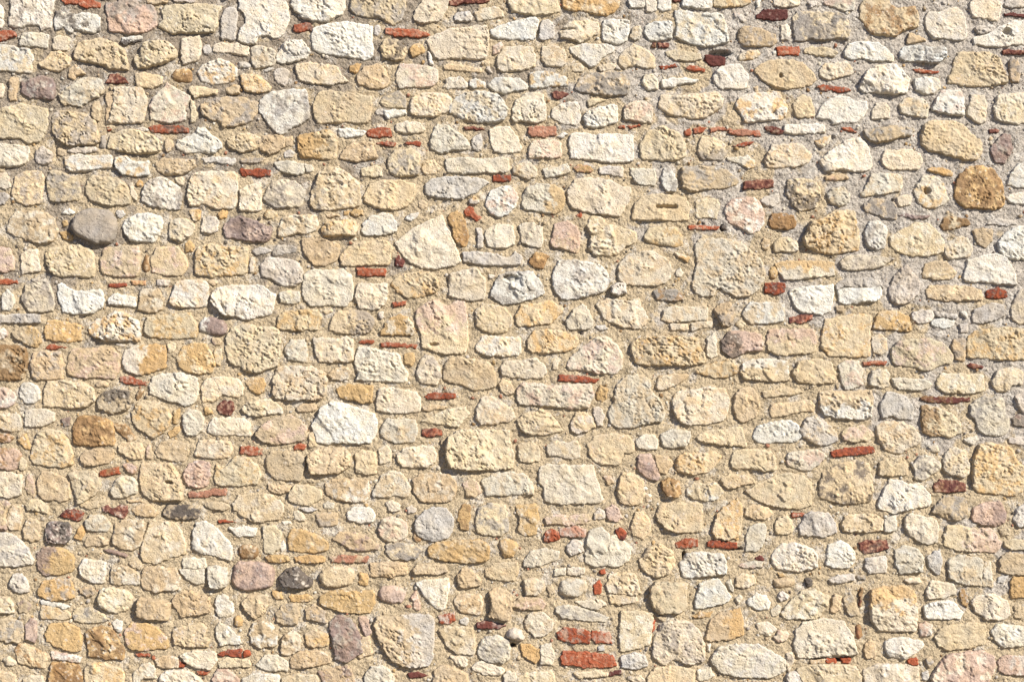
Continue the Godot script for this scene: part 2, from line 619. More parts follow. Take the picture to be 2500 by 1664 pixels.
# pebbles and chips in the mortar
func build_grit(wall: Node3D, material: Material) -> void:
	var dice := RandomNumberGenerator.new()
	dice.seed = 5
	var v := PackedVector3Array()
	var n := PackedVector3Array()
	var c := PackedColorArray()
	var index := PackedInt32Array()
	var kinds := ["W", "C", "L", "T", "G", "O", "K", "B", "N", "L", "C", "T"]
	var made := 0
	while made < 4200:
		var p := Vector2(dice.randf_range(-0.1, WIDE + 0.1), dice.randf_range(LOW - 0.1, HIGH + 0.1))
		var big := 0.0028 + 0.010 * pow(dice.randf(), 5.0)
		var at := int(round(p.y / STEP)) * columns + int(round((p.x - X_FROM) / STEP))
		if taken[at]:
			continue
		made += 1
		var tone := (TONES[kinds[dice.randi() % kinds.size()]].srgb_to_linear() as Color) * (0.55 * dice.randf_range(0.8, 1.1))
		tone.a = 1.0
		var z := mortar_height(p)
		var turn := dice.randf() * TAU
		var from := v.size()
		var long := dice.randf_range(0.8, 1.7)
		for ring in 2:
			for k in 6:
				var q := Vector2.from_angle(k * TAU / 6) * (big if ring == 0 else big * 0.62) * dice.randf_range(0.75, 1.2)
				q = Vector2(q.x * long, q.y).rotated(turn)
				v.append(Vector3(p.x + q.x, p.y + q.y, z - 0.003 if ring == 0 else z + big * dice.randf_range(0.45, 0.7)))
				n.append(Vector3(q.x, q.y, 0.2 * big if ring == 0 else big * 0.9).normalized())
				c.append(tone)
		v.append(Vector3(p.x, p.y, z + big * 0.75))
		n.append(Vector3.BACK)
		c.append(tone)
		for k in 6:
			var m := (k + 1) % 6
			index.append_array(PackedInt32Array([from + k, from + 6 + k, from + m, from + m, from + 6 + k, from + 6 + m, from + 6 + k, from + 12, from + 6 + m]))
	var grit := part("grit", 0, commit([{"v": v, "n": n, "c": c, "i": index}]), material, wall)
	grit.set_meta("kind", "stuff")


const STONES := [
	["W", "p", -32, 4470, 4, 4470, 12, 4446, 4, 4336, -32, 4336],
	["WG", "p", 51, 4517, 316, 4517, 304, 4462, 296, 4415, 300, 4332, 237, 4316, 213, 4351, 150, 4347, 118, 4332, 47, 4344, 39, 4359, 55, 4430],
	["R", "b", 340, 4513, 442, 4517, 584, 4486, 580, 4454, 545, 4448, 482, 4454, 442, 4474, 371, 4474],
	["WK", "p", 324, 4438, 450, 4407, 474, 4423, 580, 4407, 580, 4308, 513, 4304, 430, 4328, 423, 4308, 387, 4312, 367, 4340, 316, 4316, 312, 4375],
	["PG^", "g", 612, 4474, 687, 4482, 699, 4509, 782, 4509, 806, 4470, 892, 4462, 912, 4399, 908, 4344, 861, 4312, 758, 4300, 719, 4304, 636, 4316, 624, 4399],
	["T", "l", 849, 4509, 975, 4509, 975, 4486, 932, 4474, 861, 4478],
	["L", "l", 1003, 4517, 1145, 4517, 1137, 4487, 1019, 4484],
	["Y", "p", 960, 4466, 1185, 4478, 1295, 4462, 1291, 4438, 1268, 4415, 1276, 4344, 1248, 4304, 1066, 4304, 1003, 4300, 964, 4324, 924, 4336, 928, 4363, 956, 4383, 944, 4423],
	["R", "b", -32, 4316, 63, 4321, 87, 4304, 83, 4287, 47, 4276, 24, 4261, -32, 4245],
	["C", "c", 126, 4304, 209, 4306, 276, 4292, 272, 4217, 193, 4225, 107, 4229, 115, 4265],
	["C", "c", 344, 4292, 395, 4280, 395, 4261, 387, 4205, 316, 4201, 304, 4217, 308, 4269],
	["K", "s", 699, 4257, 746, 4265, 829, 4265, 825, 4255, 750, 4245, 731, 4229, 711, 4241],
	["W", "s", 707, 4272, 798, 4287, 825, 4284, 833, 4265, 798, 4257, 742, 4253, 711, 4258],
	["WY", "c", -32, 4229, 71, 4231, 103, 4205, 158, 4217, 186, 4162, 178, 4067, 126, 4071, 0, 4083, -32, 4083],
	["Y", "p", 280, 4190, 348, 4197, 407, 4154, 403, 4111, 371, 4091, 320, 4075, 261, 4095, 221, 4115, 217, 4126, 257, 4146],
	["Y", "p", 450, 4249, 592, 4276, 679, 4241, 727, 4197, 746, 4107, 742, 4087, 632, 4095, 584, 4122, 442, 4146, 426, 4174, 438, 4217],
	["Y+", "p", 837, 4245, 956, 4258, 991, 4241, 1027, 4209, 1035, 4170, 979, 4134, 877, 4107, 837, 4099, 794, 4107, 778, 4146, 782, 4166, 821, 4190],
	["C", "s", 1058, 4269, 1161, 4287, 1175, 4241, 1161, 4146, 1066, 4118, 1058, 4193],
	["L", "f", 1189, 4229, 1224, 4233, 1232, 4201, 1220, 4178, 1193, 4178, 1185, 4201],
	["T", "g", 395, 4083, 438, 4118, 474, 4083, 490, 4067, 442, 4051, 423, 4028, 395, 4043],
	["T", "s", 51, 4039, 91, 4043, 95, 4020, 87, 3913, 47, 3905, 43, 3957],
	["C", "s", -32, 4008, 8, 4008, 16, 3980, 4, 3925, -32, 3921],
	["MG", "g", 118, 4020, 182, 4039, 237, 4051, 300, 4036, 320, 3988, 304, 3909, 229, 3921, 166, 3921, 118, 3953],
	["CT", "c", 340, 3945, 419, 4000, 466, 4036, 537, 4043, 584, 4032, 608, 3980, 600, 3949, 490, 3889, 470, 3874, 411, 3882, 359, 3885, 348, 3913],
	["D", "b", 616, 4024, 640, 4059, 687, 4067, 735, 4036, 750, 4012, 687, 4004, 616, 4012],
	["Y", "s", 790, 4059, 837, 4071, 940, 4051, 944, 4012, 885, 3976, 798, 3992, 790, 4020],
	["BO", "r", 991, 4063, 1050, 4095, 1106, 4095, 1125, 4051, 1121, 4016, 1074, 4008, 1003, 4024],
	["T", "s", 616, 3949, 656, 3960, 656, 3893, 628, 3787, 612, 3775, 620, 3862],
	["CT", "s", 663, 3984, 735, 3988, 829, 3980, 853, 3925, 853, 3854, 829, 3779, 735, 3775, 616, 3773, 632, 3791, 656, 3885],
	["CP", "c", 885, 3909, 932, 3964, 971, 4008, 1019, 3980, 1106, 3937, 1106, 3909, 1082, 3870, 1082, 3791, 987, 3775, 932, 3783, 877, 3799, 873, 3878],
	["T", "g", 529, 3862, 545, 3893, 573, 3901, 580, 3862, 573, 3791, 545, 3803, 529, 3830],
	["Y", "s", 1102, 3984, 1153, 3992, 1264, 3968, 1264, 3949, 1185, 3937, 1137, 3921, 1114, 3949],
	["Y", "s", 1110, 3893, 1121, 3913, 1149, 3838, 1137, 3783, 1114, 3779, 1114, 3838],
	["Y", "g", -32, 3854, 63, 3878, 118, 3889, 197, 3870, 269, 3862, 276, 3783, 261, 3720, 221, 3664, 158, 3656, 103, 3688, 0, 3688, -32, 3704],
	["YG", "p", 300, 3810, 332, 3850, 442, 3838, 490, 3830, 553, 3783, 569, 3735, 580, 3664, 537, 3649, 395, 3641, 324, 3688, 300, 3735],
	["R", "b", 620, 3751, 640, 3758, 649, 3739, 636, 3726, 620, 3731],
	["L", "s", 790, 3743, 837, 3747, 861, 3735, 829, 3724],
	["RK", "b", 865, 3747, 892, 3763, 987, 3763, 1066, 3759, 1102, 3743, 1094, 3720, 987, 3716, 885, 3724],
	["G", "r", 584, 3696, 604, 3708, 616, 3672, 612, 3617, 588, 3625, 578, 3656],
	["Y", "p", 640, 3704, 750, 3743, 790, 3739, 885, 3704, 948, 3660, 932, 3641, 932, 3609, 853, 3597, 766, 3601, 695, 3613, 624, 3629, 624, 3656],
	["T", "s", 960, 3656, 975, 3688, 1003, 3672, 1007, 3633, 979, 3601, 967, 3617],
	["WC", "p", 1023, 3649, 1050, 3680, 1137, 3712, 1153, 3751, 1200, 3747, 1232, 3704, 1279, 3672, 1295, 3637, 1264, 3601, 1169, 3601, 1098, 3597, 1043, 3621],
	["C", "s", -32, 3652, 47, 3649, 158, 3633, 167, 3609, 158, 3562, 126, 3530, 47, 3522, -32, 3522],
	["LG", "p", 197, 3609, 245, 3637, 292, 3609, 300, 3554, 261, 3530, 205, 3542],
	["TM", "f", 324, 3625, 371, 3625, 387, 3597, 359, 3577, 332, 3585],
	["L", "l", 387, 3613, 442, 3633, 545, 3633, 569, 3617, 505, 3597, 419, 3597],
	["WT", "s", 371, 3570, 442, 3593, 505, 3585, 640, 3589, 656, 3554, 652, 3518, 569, 3506, 490, 3491, 411, 3495, 379, 3514],
	["WO", "s", 671, 3570, 727, 3585, 782, 3546, 869, 3554, 865, 3475, 790, 3463, 711, 3475, 671, 3514],
	["T", "p", 904, 3538, 948, 3570, 1066, 3566, 1137, 3554, 1145, 3522, 1106, 3498, 1058, 3475, 979, 3467, 916, 3491],
	["L", "l", 1169, 3566, 1264, 3577, 1374, 3566, 1378, 3538, 1358, 3530, 1264, 3546, 1208, 3542],
	["Y", "p", 1327, 3676, 1374, 3704, 1445, 3720, 1501, 3704, 1540, 3672, 1532, 3633, 1485, 3617, 1406, 3605, 1335, 3633],
	["L", "p", 1309, 4438, 1356, 4458, 1384, 4442, 1388, 4399, 1372, 4265, 1289, 4269, 1297, 4344, 1289, 4367],
	["WC", "c", 1396, 4517, 1664, 4517, 1684, 4446, 1692, 4375, 1672, 4336, 1660, 4304, 1625, 4269, 1562, 4292, 1506, 4280, 1491, 4241, 1412, 4249, 1392, 4265, 1404, 4336, 1435, 4359, 1428, 4423, 1396, 4446],
	["WC", "s", 1696, 4517, 2024, 4517, 2016, 4446, 2004, 4415, 1972, 4403, 1917, 4371, 1838, 4375, 1767, 4395, 1728, 4434, 1704, 4462],
	["YG", "p", 2055, 4517, 2375, 4517, 2375, 4446, 2359, 4391, 2312, 4344, 2265, 4367, 2217, 4395, 2146, 4395, 2083, 4407, 2051, 4446],
	["C", "c", 2466, 4478, 2494, 4517, 2628, 4517, 2620, 4446, 2581, 4375, 2470, 4359, 2431, 4375, 2419, 4407, 2438, 4446],
	["RK", "b", 1716, 4347, 1751, 4353, 1767, 4363, 1822, 4361, 1829, 4320, 1767, 4312, 1736, 4306, 1716, 4316],
	["W", "p", 1838, 4340, 1965, 4363, 2012, 4369, 2178, 4351, 2182, 4233, 2186, 4182, 2162, 4154, 2130, 4142, 2012, 4170, 1909, 4178, 1838, 4201, 1822, 4233, 1818, 4296],
	["L", "f", 2194, 4344, 2217, 4351, 2233, 4312, 2209, 4288, 2190, 4300],
	["RN", "b", 2257, 4332, 2375, 4328, 2438, 4324, 2517, 4300, 2502, 4284, 2438, 4276, 2383, 4287, 2312, 4280, 2257, 4296],
	["C", "s", 1246, 4229, 1270, 4245, 1380, 4241, 1455, 4221, 1451, 4174, 1380, 4178, 1317, 4190, 1238, 4197],
	["CT", "p", 1467, 4221, 1522, 4229, 1585, 4217, 1609, 4193, 1613, 4138, 1593, 4115, 1538, 4099, 1491, 4099, 1471, 4138],
	["WC", "c", 1625, 4190, 1649, 4233, 1688, 4257, 1767, 4265, 1791, 4233, 1815, 4193, 1783, 4154, 1712, 4134, 1649, 4126, 1617, 4146, 1613, 4174],
	["YK", "p", 2225, 4225, 2257, 4269, 2320, 4265, 2375, 4221, 2383, 4186, 2359, 4146, 2288, 4142, 2249, 4154, 2229, 4193],
	["OT", "g", 2399, 4213, 2431, 4242, 2470, 4233, 2486, 4197, 2454, 4174, 2415, 4162, 2403, 4186],
	["WO", "p", 1155, 4083, 1183, 4115, 1230, 4138, 1277, 4154, 1325, 4142, 1384, 4099, 1384, 4051, 1356, 4016, 1293, 4004, 1230, 4000, 1167, 4028],
	["L", "f", 1392, 4130, 1428, 4134, 1467, 4115, 1451, 4103, 1396, 4107],
	["O", "s", 2044, 4107, 2091, 4124, 2111, 4122, 2107, 4099, 2083, 4067, 2047, 4075],
	["YO", "g", 1408, 4055, 1443, 4063, 1506, 4055, 1554, 4016, 1585, 3988, 1570, 3964, 1506, 3953, 1435, 3964, 1408, 4012],
	["L", "s", 1608, 4087, 1664, 4099, 1688, 4075, 1680, 4020, 1668, 3992, 1625, 4004, 1605, 4043],
	["CY", "c", 1728, 4118, 1807, 4130, 1965, 4111, 2004, 4051, 2040, 4020, 1988, 4012, 1941, 3996, 1830, 4012, 1751, 4028, 1736, 4067],
	["T", "c", 2087, 4055, 2130, 4099, 2217, 4124, 2261, 4087, 2280, 4012, 2265, 3988, 2178, 3976, 2099, 4004],
	["CP", "c", 2324, 4083, 2344, 4118, 2423, 4118, 2541, 4099, 2565, 4083, 2565, 4020, 2517, 3988, 2423, 3988, 2344, 3980, 2320, 4020],
	["TO", "p", 1317, 3972, 1364, 4000, 1400, 3988, 1396, 3949, 1341, 3949, 1317, 3957],
	["TG", "l", 1175, 3885, 1246, 3917, 1341, 3931, 1435, 3921, 1510, 3893, 1506, 3846, 1475, 3791, 1428, 3771, 1372, 3759, 1301, 3751, 1293, 3775, 1230, 3799, 1183, 3822, 1171, 3862],
	["WG", "s", 1522, 3909, 1585, 3957, 1672, 3972, 1783, 3972, 1799, 3941, 1807, 3862, 1807, 3806, 1767, 3775, 1696, 3739, 1649, 3704, 1601, 3735, 1562, 3783, 1522, 3830, 1510, 3878],
	["YT", "p", 1862, 3960, 1941, 3968, 2004, 3949, 2107, 3945, 2178, 3925, 2174, 3862, 2162, 3783, 2107, 3775, 1988, 3779, 1862, 3771, 1838, 3814, 1830, 3878],
	["YG", "g", 2233, 3925, 2336, 3968, 2375, 3933, 2375, 3862, 2312, 3862, 2249, 3870, 2225, 3901],
	["W", "s", 2245, 3850, 2367, 3854, 2379, 3826, 2273, 3803, 2257, 3814],
	["L", "s", 2201, 3854, 2237, 3862, 2241, 3822, 2205, 3822],
	["CY", "p", 2415, 3925, 2462, 3949, 2565, 3953, 2628, 3941, 2652, 3893, 2628, 3846, 2549, 3814, 2470, 3814, 2407, 3830, 2399, 3878],
	["C", "g", 2312, 3767, 2375, 3783, 2454, 3779, 2494, 3735, 2454, 3716, 2375, 3716, 2320, 3728],
	["W", "s", 1976, 3739, 2059, 3743, 2142, 3728, 2130, 3704, 2044, 3688, 1988, 3692],
	["R", "b", 2146, 3731, 2209, 3751, 2280, 3747, 2296, 3696, 2217, 3690, 2150, 3696],
	["RD", "b", 2201, 3664, 2265, 3668, 2320, 3656, 2312, 3637, 2217, 3649],
	["RN", "b", 2367, 3660, 2431, 3672, 2466, 3664, 2462, 3641, 2383, 3649],
	["T", "g", 1499, 3664, 1554, 3700, 1633, 3704, 1668, 3688, 1664, 3633, 1625, 3609, 1578, 3593, 1522, 3617],
	["T", "f", 1664, 3688, 1712, 3696, 1712, 3641, 1672, 3633],
	["OY>", "p", 1736, 3704, 1838, 3716, 1925, 3737, 1957, 3704, 1972, 3656, 1972, 3562, 1886, 3562, 1838, 3573, 1759, 3570, 1739, 3633],
	["T", "s", 1988, 3566, 2012, 3617, 2059, 3656, 2178, 3664, 2194, 3609, 2213, 3570, 2154, 3558, 2075, 3550],
	["YG", "p", 2273, 3570, 2312, 3617, 2359, 3617, 2407, 3629, 2454, 3601, 2458, 3546, 2454, 3475, 2391, 3467, 2320, 3459, 2280, 3491, 2265, 3538],
	["L", "f", 1657, 3601, 1696, 3621, 1728, 3593, 1712, 3573, 1660, 3573],
	["TG", "l", 1408, 3562, 1467, 3573, 1546, 3566, 1530, 3546, 1451, 3538, 1412, 3546],
	["C", "s", 1609, 3546, 1680, 3554, 1775, 3534, 1783, 3491, 1743, 3471, 1664, 3487, 1625, 3506],
	["CY", "g", 1775, 3534, 1822, 3526, 1838, 3495, 1791, 3483],
	["R", "b", 1404, 3506, 1475, 3502, 1506, 3510, 1582, 3498, 1574, 3463, 1514, 3457, 1451, 3467, 1408, 3463],
	["Y", "s", 2115, 3506, 2194, 3526, 2229, 3514, 2237, 3467, 2186, 3459, 2115, 3467],
	["L", "s", 1585, 4099, 1608, 4099, 1554, 4075, 1546, 4083],
	["D", "b", 2628, 4486, 2675, 4509, 2864, 4513, 2868, 4486, 2817, 4478, 2722, 4478, 2659, 4464, 2635, 4466],
	["L", "c", 2659, 4415, 2746, 4430, 2770, 4399, 2754, 4375, 2663, 4371],
	["CT", "g", 2778, 4426, 2833, 4446, 2904, 4460, 2943, 4430, 2951, 4399, 2880, 4383, 2793, 4375],
	["Y", "c", 2967, 4517, 3259, 4517, 3279, 4454, 3275, 4423, 3204, 4415, 3133, 4411, 3062, 4419, 2995, 4426, 2983, 4470],
	["OY", "p", 3291, 4517, 3631, 4517, 3634, 4462, 3607, 4430, 3544, 4405, 3488, 4419, 3409, 4430, 3330, 4434, 3299, 4462],
	["C", "l", 2497, 4257, 2509, 4272, 2628, 4328, 2722, 4336, 2849, 4351, 2864, 4272, 2860, 4182, 2841, 4150, 2659, 4154, 2572, 4150, 2549, 4162, 2525, 4201],
	["W", "l", 2872, 4320, 2951, 4355, 3038, 4379, 3141, 4397, 3157, 4375, 3133, 4269, 3022, 4265, 2943, 4269, 2888, 4280],
	["L", "s", 3176, 4379, 3220, 4379, 3251, 4344, 3244, 4276, 3172, 4265, 3157, 4272, 3165, 4336],
	["CY", "c", 3279, 4308, 3315, 4351, 3362, 4371, 3449, 4375, 3504, 4363, 3512, 4304, 3449, 4265, 3386, 4249, 3338, 4272, 3283, 4280],
	["W", "s", 3536, 4375, 3583, 4383, 3686, 4377, 3690, 4344, 3670, 4257, 3638, 4239, 3583, 4245, 3536, 4261, 3528, 4320],
	["LP", "g", 2892, 4229, 2936, 4249, 2943, 4233, 2920, 4193, 2888, 4178],
	["CY", "g", 2912, 4162, 2951, 4221, 3015, 4217, 3062, 4229, 3117, 4217, 3137, 4162, 3133, 4107, 3070, 4087, 2999, 4083, 2943, 4079, 2912, 4103],
	["CT", "g", 3180, 4225, 3251, 4233, 3299, 4209, 3319, 4178, 3315, 4118, 3259, 4107, 3212, 4111, 3172, 4146, 3172, 4186],
	["WC", "s", 3338, 4221, 3425, 4237, 3559, 4241, 3599, 4217, 3591, 4193, 3528, 4154, 3488, 4111, 3457, 4107, 3401, 4154, 3346, 4186],
	["CT", "g", 3346, 4118, 3394, 4122, 3421, 4107, 3417, 4079, 3370, 4071, 3346, 4091],
	["C", "s", 3504, 4107, 3583, 4130, 3607, 4107, 3591, 4087, 3520, 4081],
	["L", "s", 3599, 4099, 3615, 4111, 3638, 4091, 3615, 4087],
	["W", "s", 2505, 4190, 2517, 4186, 2533, 4122, 2521, 4122, 2513, 4146],
	["YT", "l", 2596, 4107, 2628, 4121, 2722, 4111, 2817, 4095, 2821, 4075, 2770, 4071, 2691, 4083, 2620, 4087],
	["L", "s", 2849, 4103, 2864, 4107, 2884, 4067, 2868, 4067],
	["WC", "g", 2604, 4028, 2635, 4042, 2706, 4043, 2738, 4012, 2734, 3984, 2675, 3980, 2628, 3972, 2596, 3988, 2620, 4012],
	["WO", "s", 2746, 4028, 2793, 4036, 2841, 4016, 2841, 3988, 2785, 3979, 2754, 3992],
	["WC", "s", 2860, 4004, 2904, 4039, 2975, 4039, 3046, 4039, 3093, 3988, 3086, 3972, 3007, 3964, 2951, 3949, 2888, 3968, 2860, 3984],
	["WO", "g", 3101, 4067, 3165, 4079, 3251, 4067, 3323, 4043, 3330, 3996, 3267, 3996, 3180, 3984, 3109, 3976, 3101, 4020],
	["GT", "g", 3370, 3972, 3386, 4028, 3441, 4059, 3575, 4083, 3662, 4067, 3694, 4028, 3678, 3941, 3559, 3937, 3480, 3949, 3401, 3957],
	["D", "b", 3232, 3957, 3275, 3964, 3330, 3945, 3323, 3929, 3275, 3913, 3236, 3925],
	["WY", "p", 2628, 3870, 2667, 3925, 2738, 3957, 2833, 3964, 2912, 3941, 2951, 3901, 2975, 3854, 2959, 3799, 2880, 3779, 2793, 3779, 2722, 3791, 2675, 3822, 2631, 3838],
	["C", "p", 3026, 3909, 3078, 3949, 3133, 3957, 3180, 3945, 3200, 3870, 3200, 3791, 3133, 3779, 3054, 3791, 3015, 3783, 2999, 3806, 3007, 3870],
	["WC", "s", 3240, 3862, 3291, 3889, 3386, 3901, 3401, 3838, 3401, 3783, 3370, 3761, 3299, 3771, 3240, 3803, 3228, 3830],
	["Y", "s", 3437, 3909, 3496, 3921, 3552, 3913, 3496, 3893, 3449, 3874],
	["WC", "p", 3433, 3838, 3512, 3870, 3615, 3885, 3623, 3822, 3615, 3783, 3544, 3759, 3488, 3747, 3433, 3759, 3421, 3799],
	["D", "b", 2714, 3751, 2754, 3755, 2833, 3747, 2833, 3734, 2730, 3735],
	["C", "p", 2525, 3696, 2549, 3759, 2604, 3771, 2659, 3735, 2714, 3696, 2758, 3641, 2738, 3617, 2659, 3617, 2588, 3601, 2525, 3625, 2515, 3656],
	["L", "s", 2770, 3688, 2817, 3712, 2825, 3672, 2817, 3617, 2801, 3609, 2774, 3625, 2766, 3656],
	["C", "c", 2868, 3735, 2912, 3755, 2983, 3751, 3015, 3712, 3038, 3672, 3062, 3625, 3038, 3601, 2967, 3597, 2892, 3609, 2872, 3672],
	["N", "b", 3093, 3747, 3149, 3759, 3255, 3755, 3263, 3704, 3196, 3694, 3117, 3692, 3093, 3716],
	["CP", "g", 3101, 3641, 3125, 3672, 3204, 3676, 3283, 3668, 3295, 3593, 3275, 3573, 3196, 3573, 3101, 3566, 3097, 3609],
	["W", "s", 3263, 3696, 3307, 3720, 3319, 3712, 3299, 3692],
	["W", "c", 3338, 3696, 3362, 3720, 3449, 3712, 3496, 3704, 3544, 3712, 3710, 3704, 3713, 3554, 3575, 3542, 3465, 3562, 3346, 3570, 3334, 3641],
	["Y", "p", 2485, 3546, 2541, 3562, 2584, 3514, 2549, 3475, 2489, 3475, 2470, 3514],
	["C", "s", 2608, 3558, 2699, 3573, 2817, 3562, 2928, 3577, 2975, 3566, 2987, 3506, 2967, 3487, 2849, 3487, 2722, 3479, 2620, 3487, 2608, 3522],
	["CT", "g", 3007, 3514, 3054, 3542, 3109, 3546, 3145, 3498, 3149, 3467, 3101, 3447, 3038, 3467, 3007, 3483],
	["CT", "c", 3180, 3502, 3228, 3522, 3259, 3514, 3323, 3534, 3338, 3522, 3334, 3483, 3259, 3467, 3196, 3451, 3184, 3475],
	["O", "b", 3362, 3514, 3394, 3532, 3457, 3526, 3480, 3498, 3449, 3483, 3386, 3487],
	["L", "l", 3512, 3514, 3559, 3522, 3646, 3518, 3658, 3498, 3646, 3459, 3575, 3471, 3512, 3483],
	["R", "b", 2888, 3467, 2995, 3471, 2991, 3435, 2888, 3429],
	["W", "s", 3685, 4494, 3693, 4517, 3776, 4517, 3780, 4458, 3693, 4450],
	["W", "g", 3784, 4517, 3843, 4517, 3851, 4430, 3796, 4426, 3784, 4462],
	["W", "g", 3855, 4517, 3930, 4517, 3934, 4442, 3891, 4430, 3859, 4446],
	["D", "b", 3938, 4517, 3993, 4517, 3989, 4487, 3946, 4487],
	["W", "s", 3997, 4517, 4175, 4517, 4175, 4454, 4128, 4446, 4072, 4454, 4001, 4462],
	["YO", "g", 4183, 4517, 4396, 4517, 4396, 4478, 4333, 4458, 4230, 4454, 4183, 4462],
	["CT", "g", 3689, 4284, 3717, 4336, 3749, 4344, 3760, 4312, 3749, 4272, 3717, 4261],
	["W", "c", 3780, 4344, 3843, 4371, 3938, 4367, 3938, 4276, 3899, 4265, 3847, 4257, 3812, 4261, 3776, 4296],
	["WY", "s", 3954, 4434, 3993, 4438, 4096, 4419, 4191, 4419, 4230, 4415, 4254, 4351, 4270, 4296, 4270, 4249, 4191, 4229, 4128, 4225, 4057, 4237, 3993, 4265, 3962, 4280, 3966, 4359],
	["LP", "s", 4301, 4419, 4341, 4415, 4372, 4383, 4357, 4371, 4317, 4395],
	["D", "b", 4428, 4403, 4475, 4438, 4617, 4445, 4621, 4407, 4609, 4379, 4515, 4379, 4428, 4391],
	["TG", "s", 4329, 4288, 4341, 4328, 4388, 4344, 4467, 4324, 4546, 4292, 4554, 4249, 4523, 4229, 4428, 4225, 4357, 4229, 4333, 4257],
	["W", "s", 4578, 4344, 4617, 4358, 4633, 4320, 4629, 4265, 4578, 4265],
	["D", "b", 3851, 4241, 3918, 4242, 3918, 4221, 3859, 4217],
	["BD", "g", 3820, 4241, 3843, 4241, 3839, 4221, 3820, 4221],
	["CY", "p", 3622, 4154, 3658, 4201, 3709, 4241, 3749, 4221, 3812, 4193, 3839, 4162, 3843, 4099, 3764, 4099, 3725, 4115, 3662, 4095, 3630, 4115],
	["YT", "l", 3903, 4190, 3954, 4205, 4017, 4197, 4104, 4182, 4112, 4158, 4072, 4138, 4025, 4138, 3954, 4150, 3914, 4166],
	["D", "g", 4136, 4178, 4175, 4170, 4254, 4162, 4246, 4115, 4215, 4107, 4159, 4115, 4128, 4146],
	["CO", "p", 4325, 4162, 4365, 4193, 4444, 4205, 4459, 4178, 4420, 4154, 4365, 4142, 4333, 4142],
	["R", "b", 4550, 4225, 4617, 4225, 4688, 4221, 4688, 4170, 4617, 4176, 4562, 4168],
	["W", "f", 4530, 4197, 4550, 4201, 4554, 4178, 4530, 4174],
	["R", "b", 3867, 4107, 3962, 4122, 3974, 4107, 3922, 4095, 3867, 4087],
	["R", "b", 4021, 4095, 4041, 4116, 4080, 4111, 4132, 4091, 4128, 4079, 4064, 4083],
	["W", "c", 4183, 4051, 4215, 4099, 4270, 4118, 4337, 4122, 4357, 4091, 4384, 4063, 4388, 4028, 4365, 3972, 4286, 3980, 4222, 3976, 4191, 4020],
	["YT", "s", 4424, 4083, 4459, 4122, 4530, 4146, 4649, 4146, 4712, 4126, 4767, 4067, 4783, 4036, 4759, 4004, 4688, 3980, 4609, 3972, 4530, 3992, 4459, 4036],
	["CY", "g", 3772, 4051, 3820, 4063, 3859, 4020, 3851, 3976, 3796, 3972, 3764, 4004],
	["W", "s", 3879, 4028, 3954, 4039, 4025, 4039, 4088, 4028, 4072, 4016, 3993, 4004, 3946, 3988, 3883, 3988],
	["T", "g", 4420, 3988, 4440, 3988, 4447, 3957, 4428, 3953],
	["CY", "p", 3863, 3893, 3871, 3941, 3954, 3933, 4049, 3945, 4151, 3953, 4207, 3960, 4238, 3925, 4238, 3870, 4191, 3838, 4128, 3803, 4064, 3799, 3985, 3814, 3914, 3830, 3867, 3862],
	["WO", "c", 4309, 3885, 4341, 3933, 4412, 3949, 4562, 3957, 4586, 3925, 4617, 3862, 4609, 3814, 4578, 3795, 4499, 3791, 4428, 3783, 4365, 3779, 4349, 3814],
	["Y", "g", 4649, 3870, 4665, 3909, 4712, 3941, 4752, 3925, 4775, 3862, 4775, 3810, 4720, 3806, 4673, 3810],
	["CP", "p", 3662, 3878, 3717, 3901, 3788, 3905, 3824, 3870, 3828, 3775, 3741, 3783, 3654, 3799, 3658, 3838],
	["R", "b", 3622, 3755, 3662, 3759, 3666, 3747, 3622, 3743],
	["R", "b", 3670, 3755, 3749, 3763, 3756, 3751, 3693, 3747],
	["R", "b", 4017, 3731, 4045, 3743, 4057, 3716, 4041, 3700, 4017, 3704],
	["RN", "b", 4064, 3743, 4112, 3755, 4143, 3751, 4120, 3716, 4068, 3712],
	["NR", "b", 4163, 3747, 4230, 3751, 4293, 3739, 4293, 3728, 4215, 3731, 4167, 3716],
	["NR", "b", 4301, 3735, 4349, 3739, 4447, 3731, 4463, 3700, 4349, 3700, 4270, 3716],
	["D", "b", 4479, 3751, 4530, 3759, 4594, 3735, 4590, 3712, 4546, 3712, 4491, 3735],
	["Y", "p", 3749, 3649, 3796, 3728, 3875, 3759, 3938, 3731, 3985, 3712, 4001, 3672, 4021, 3633, 4017, 3585, 3970, 3554, 3891, 3554, 3835, 3566, 3772, 3554, 3752, 3593],
	["YG_", "g", 4088, 3641, 4112, 3696, 4183, 3688, 4246, 3656, 4258, 3601, 4238, 3562, 4175, 3554, 4112, 3566, 4088, 3601],
	["R", "b", 4297, 3641, 4357, 3660, 4420, 3664, 4404, 3649, 4341, 3637],
	["CO", "s", 4266, 3573, 4349, 3577, 4380, 3585, 4428, 3554, 4424, 3522, 4388, 3510, 4341, 3538, 4270, 3554],
	["CT", "p", 4483, 3562, 4523, 3649, 4601, 3649, 4688, 3656, 4744, 3609, 4756, 3585, 4736, 3538, 4665, 3518, 4586, 3514, 4499, 3514],
	["C", "s", 3693, 3510, 3741, 3506, 3839, 3506, 3843, 3467, 3839, 3412, 3788, 3408, 3733, 3427, 3701, 3459],
	["WG", "s", 3875, 3459, 3891, 3506, 3922, 3522, 3954, 3475, 3970, 3412, 3962, 3376, 3914, 3376, 3883, 3412],
	["TG", "l", 3997, 3514, 4072, 3522, 4215, 3518, 4270, 3491, 4329, 3443, 4317, 3412, 4254, 3396, 4143, 3384, 4049, 3372, 4001, 3400, 3993, 3459],
	["D", "b", 4357, 3427, 4428, 3443, 4534, 3443, 4538, 3400, 4451, 3388, 4357, 3388],
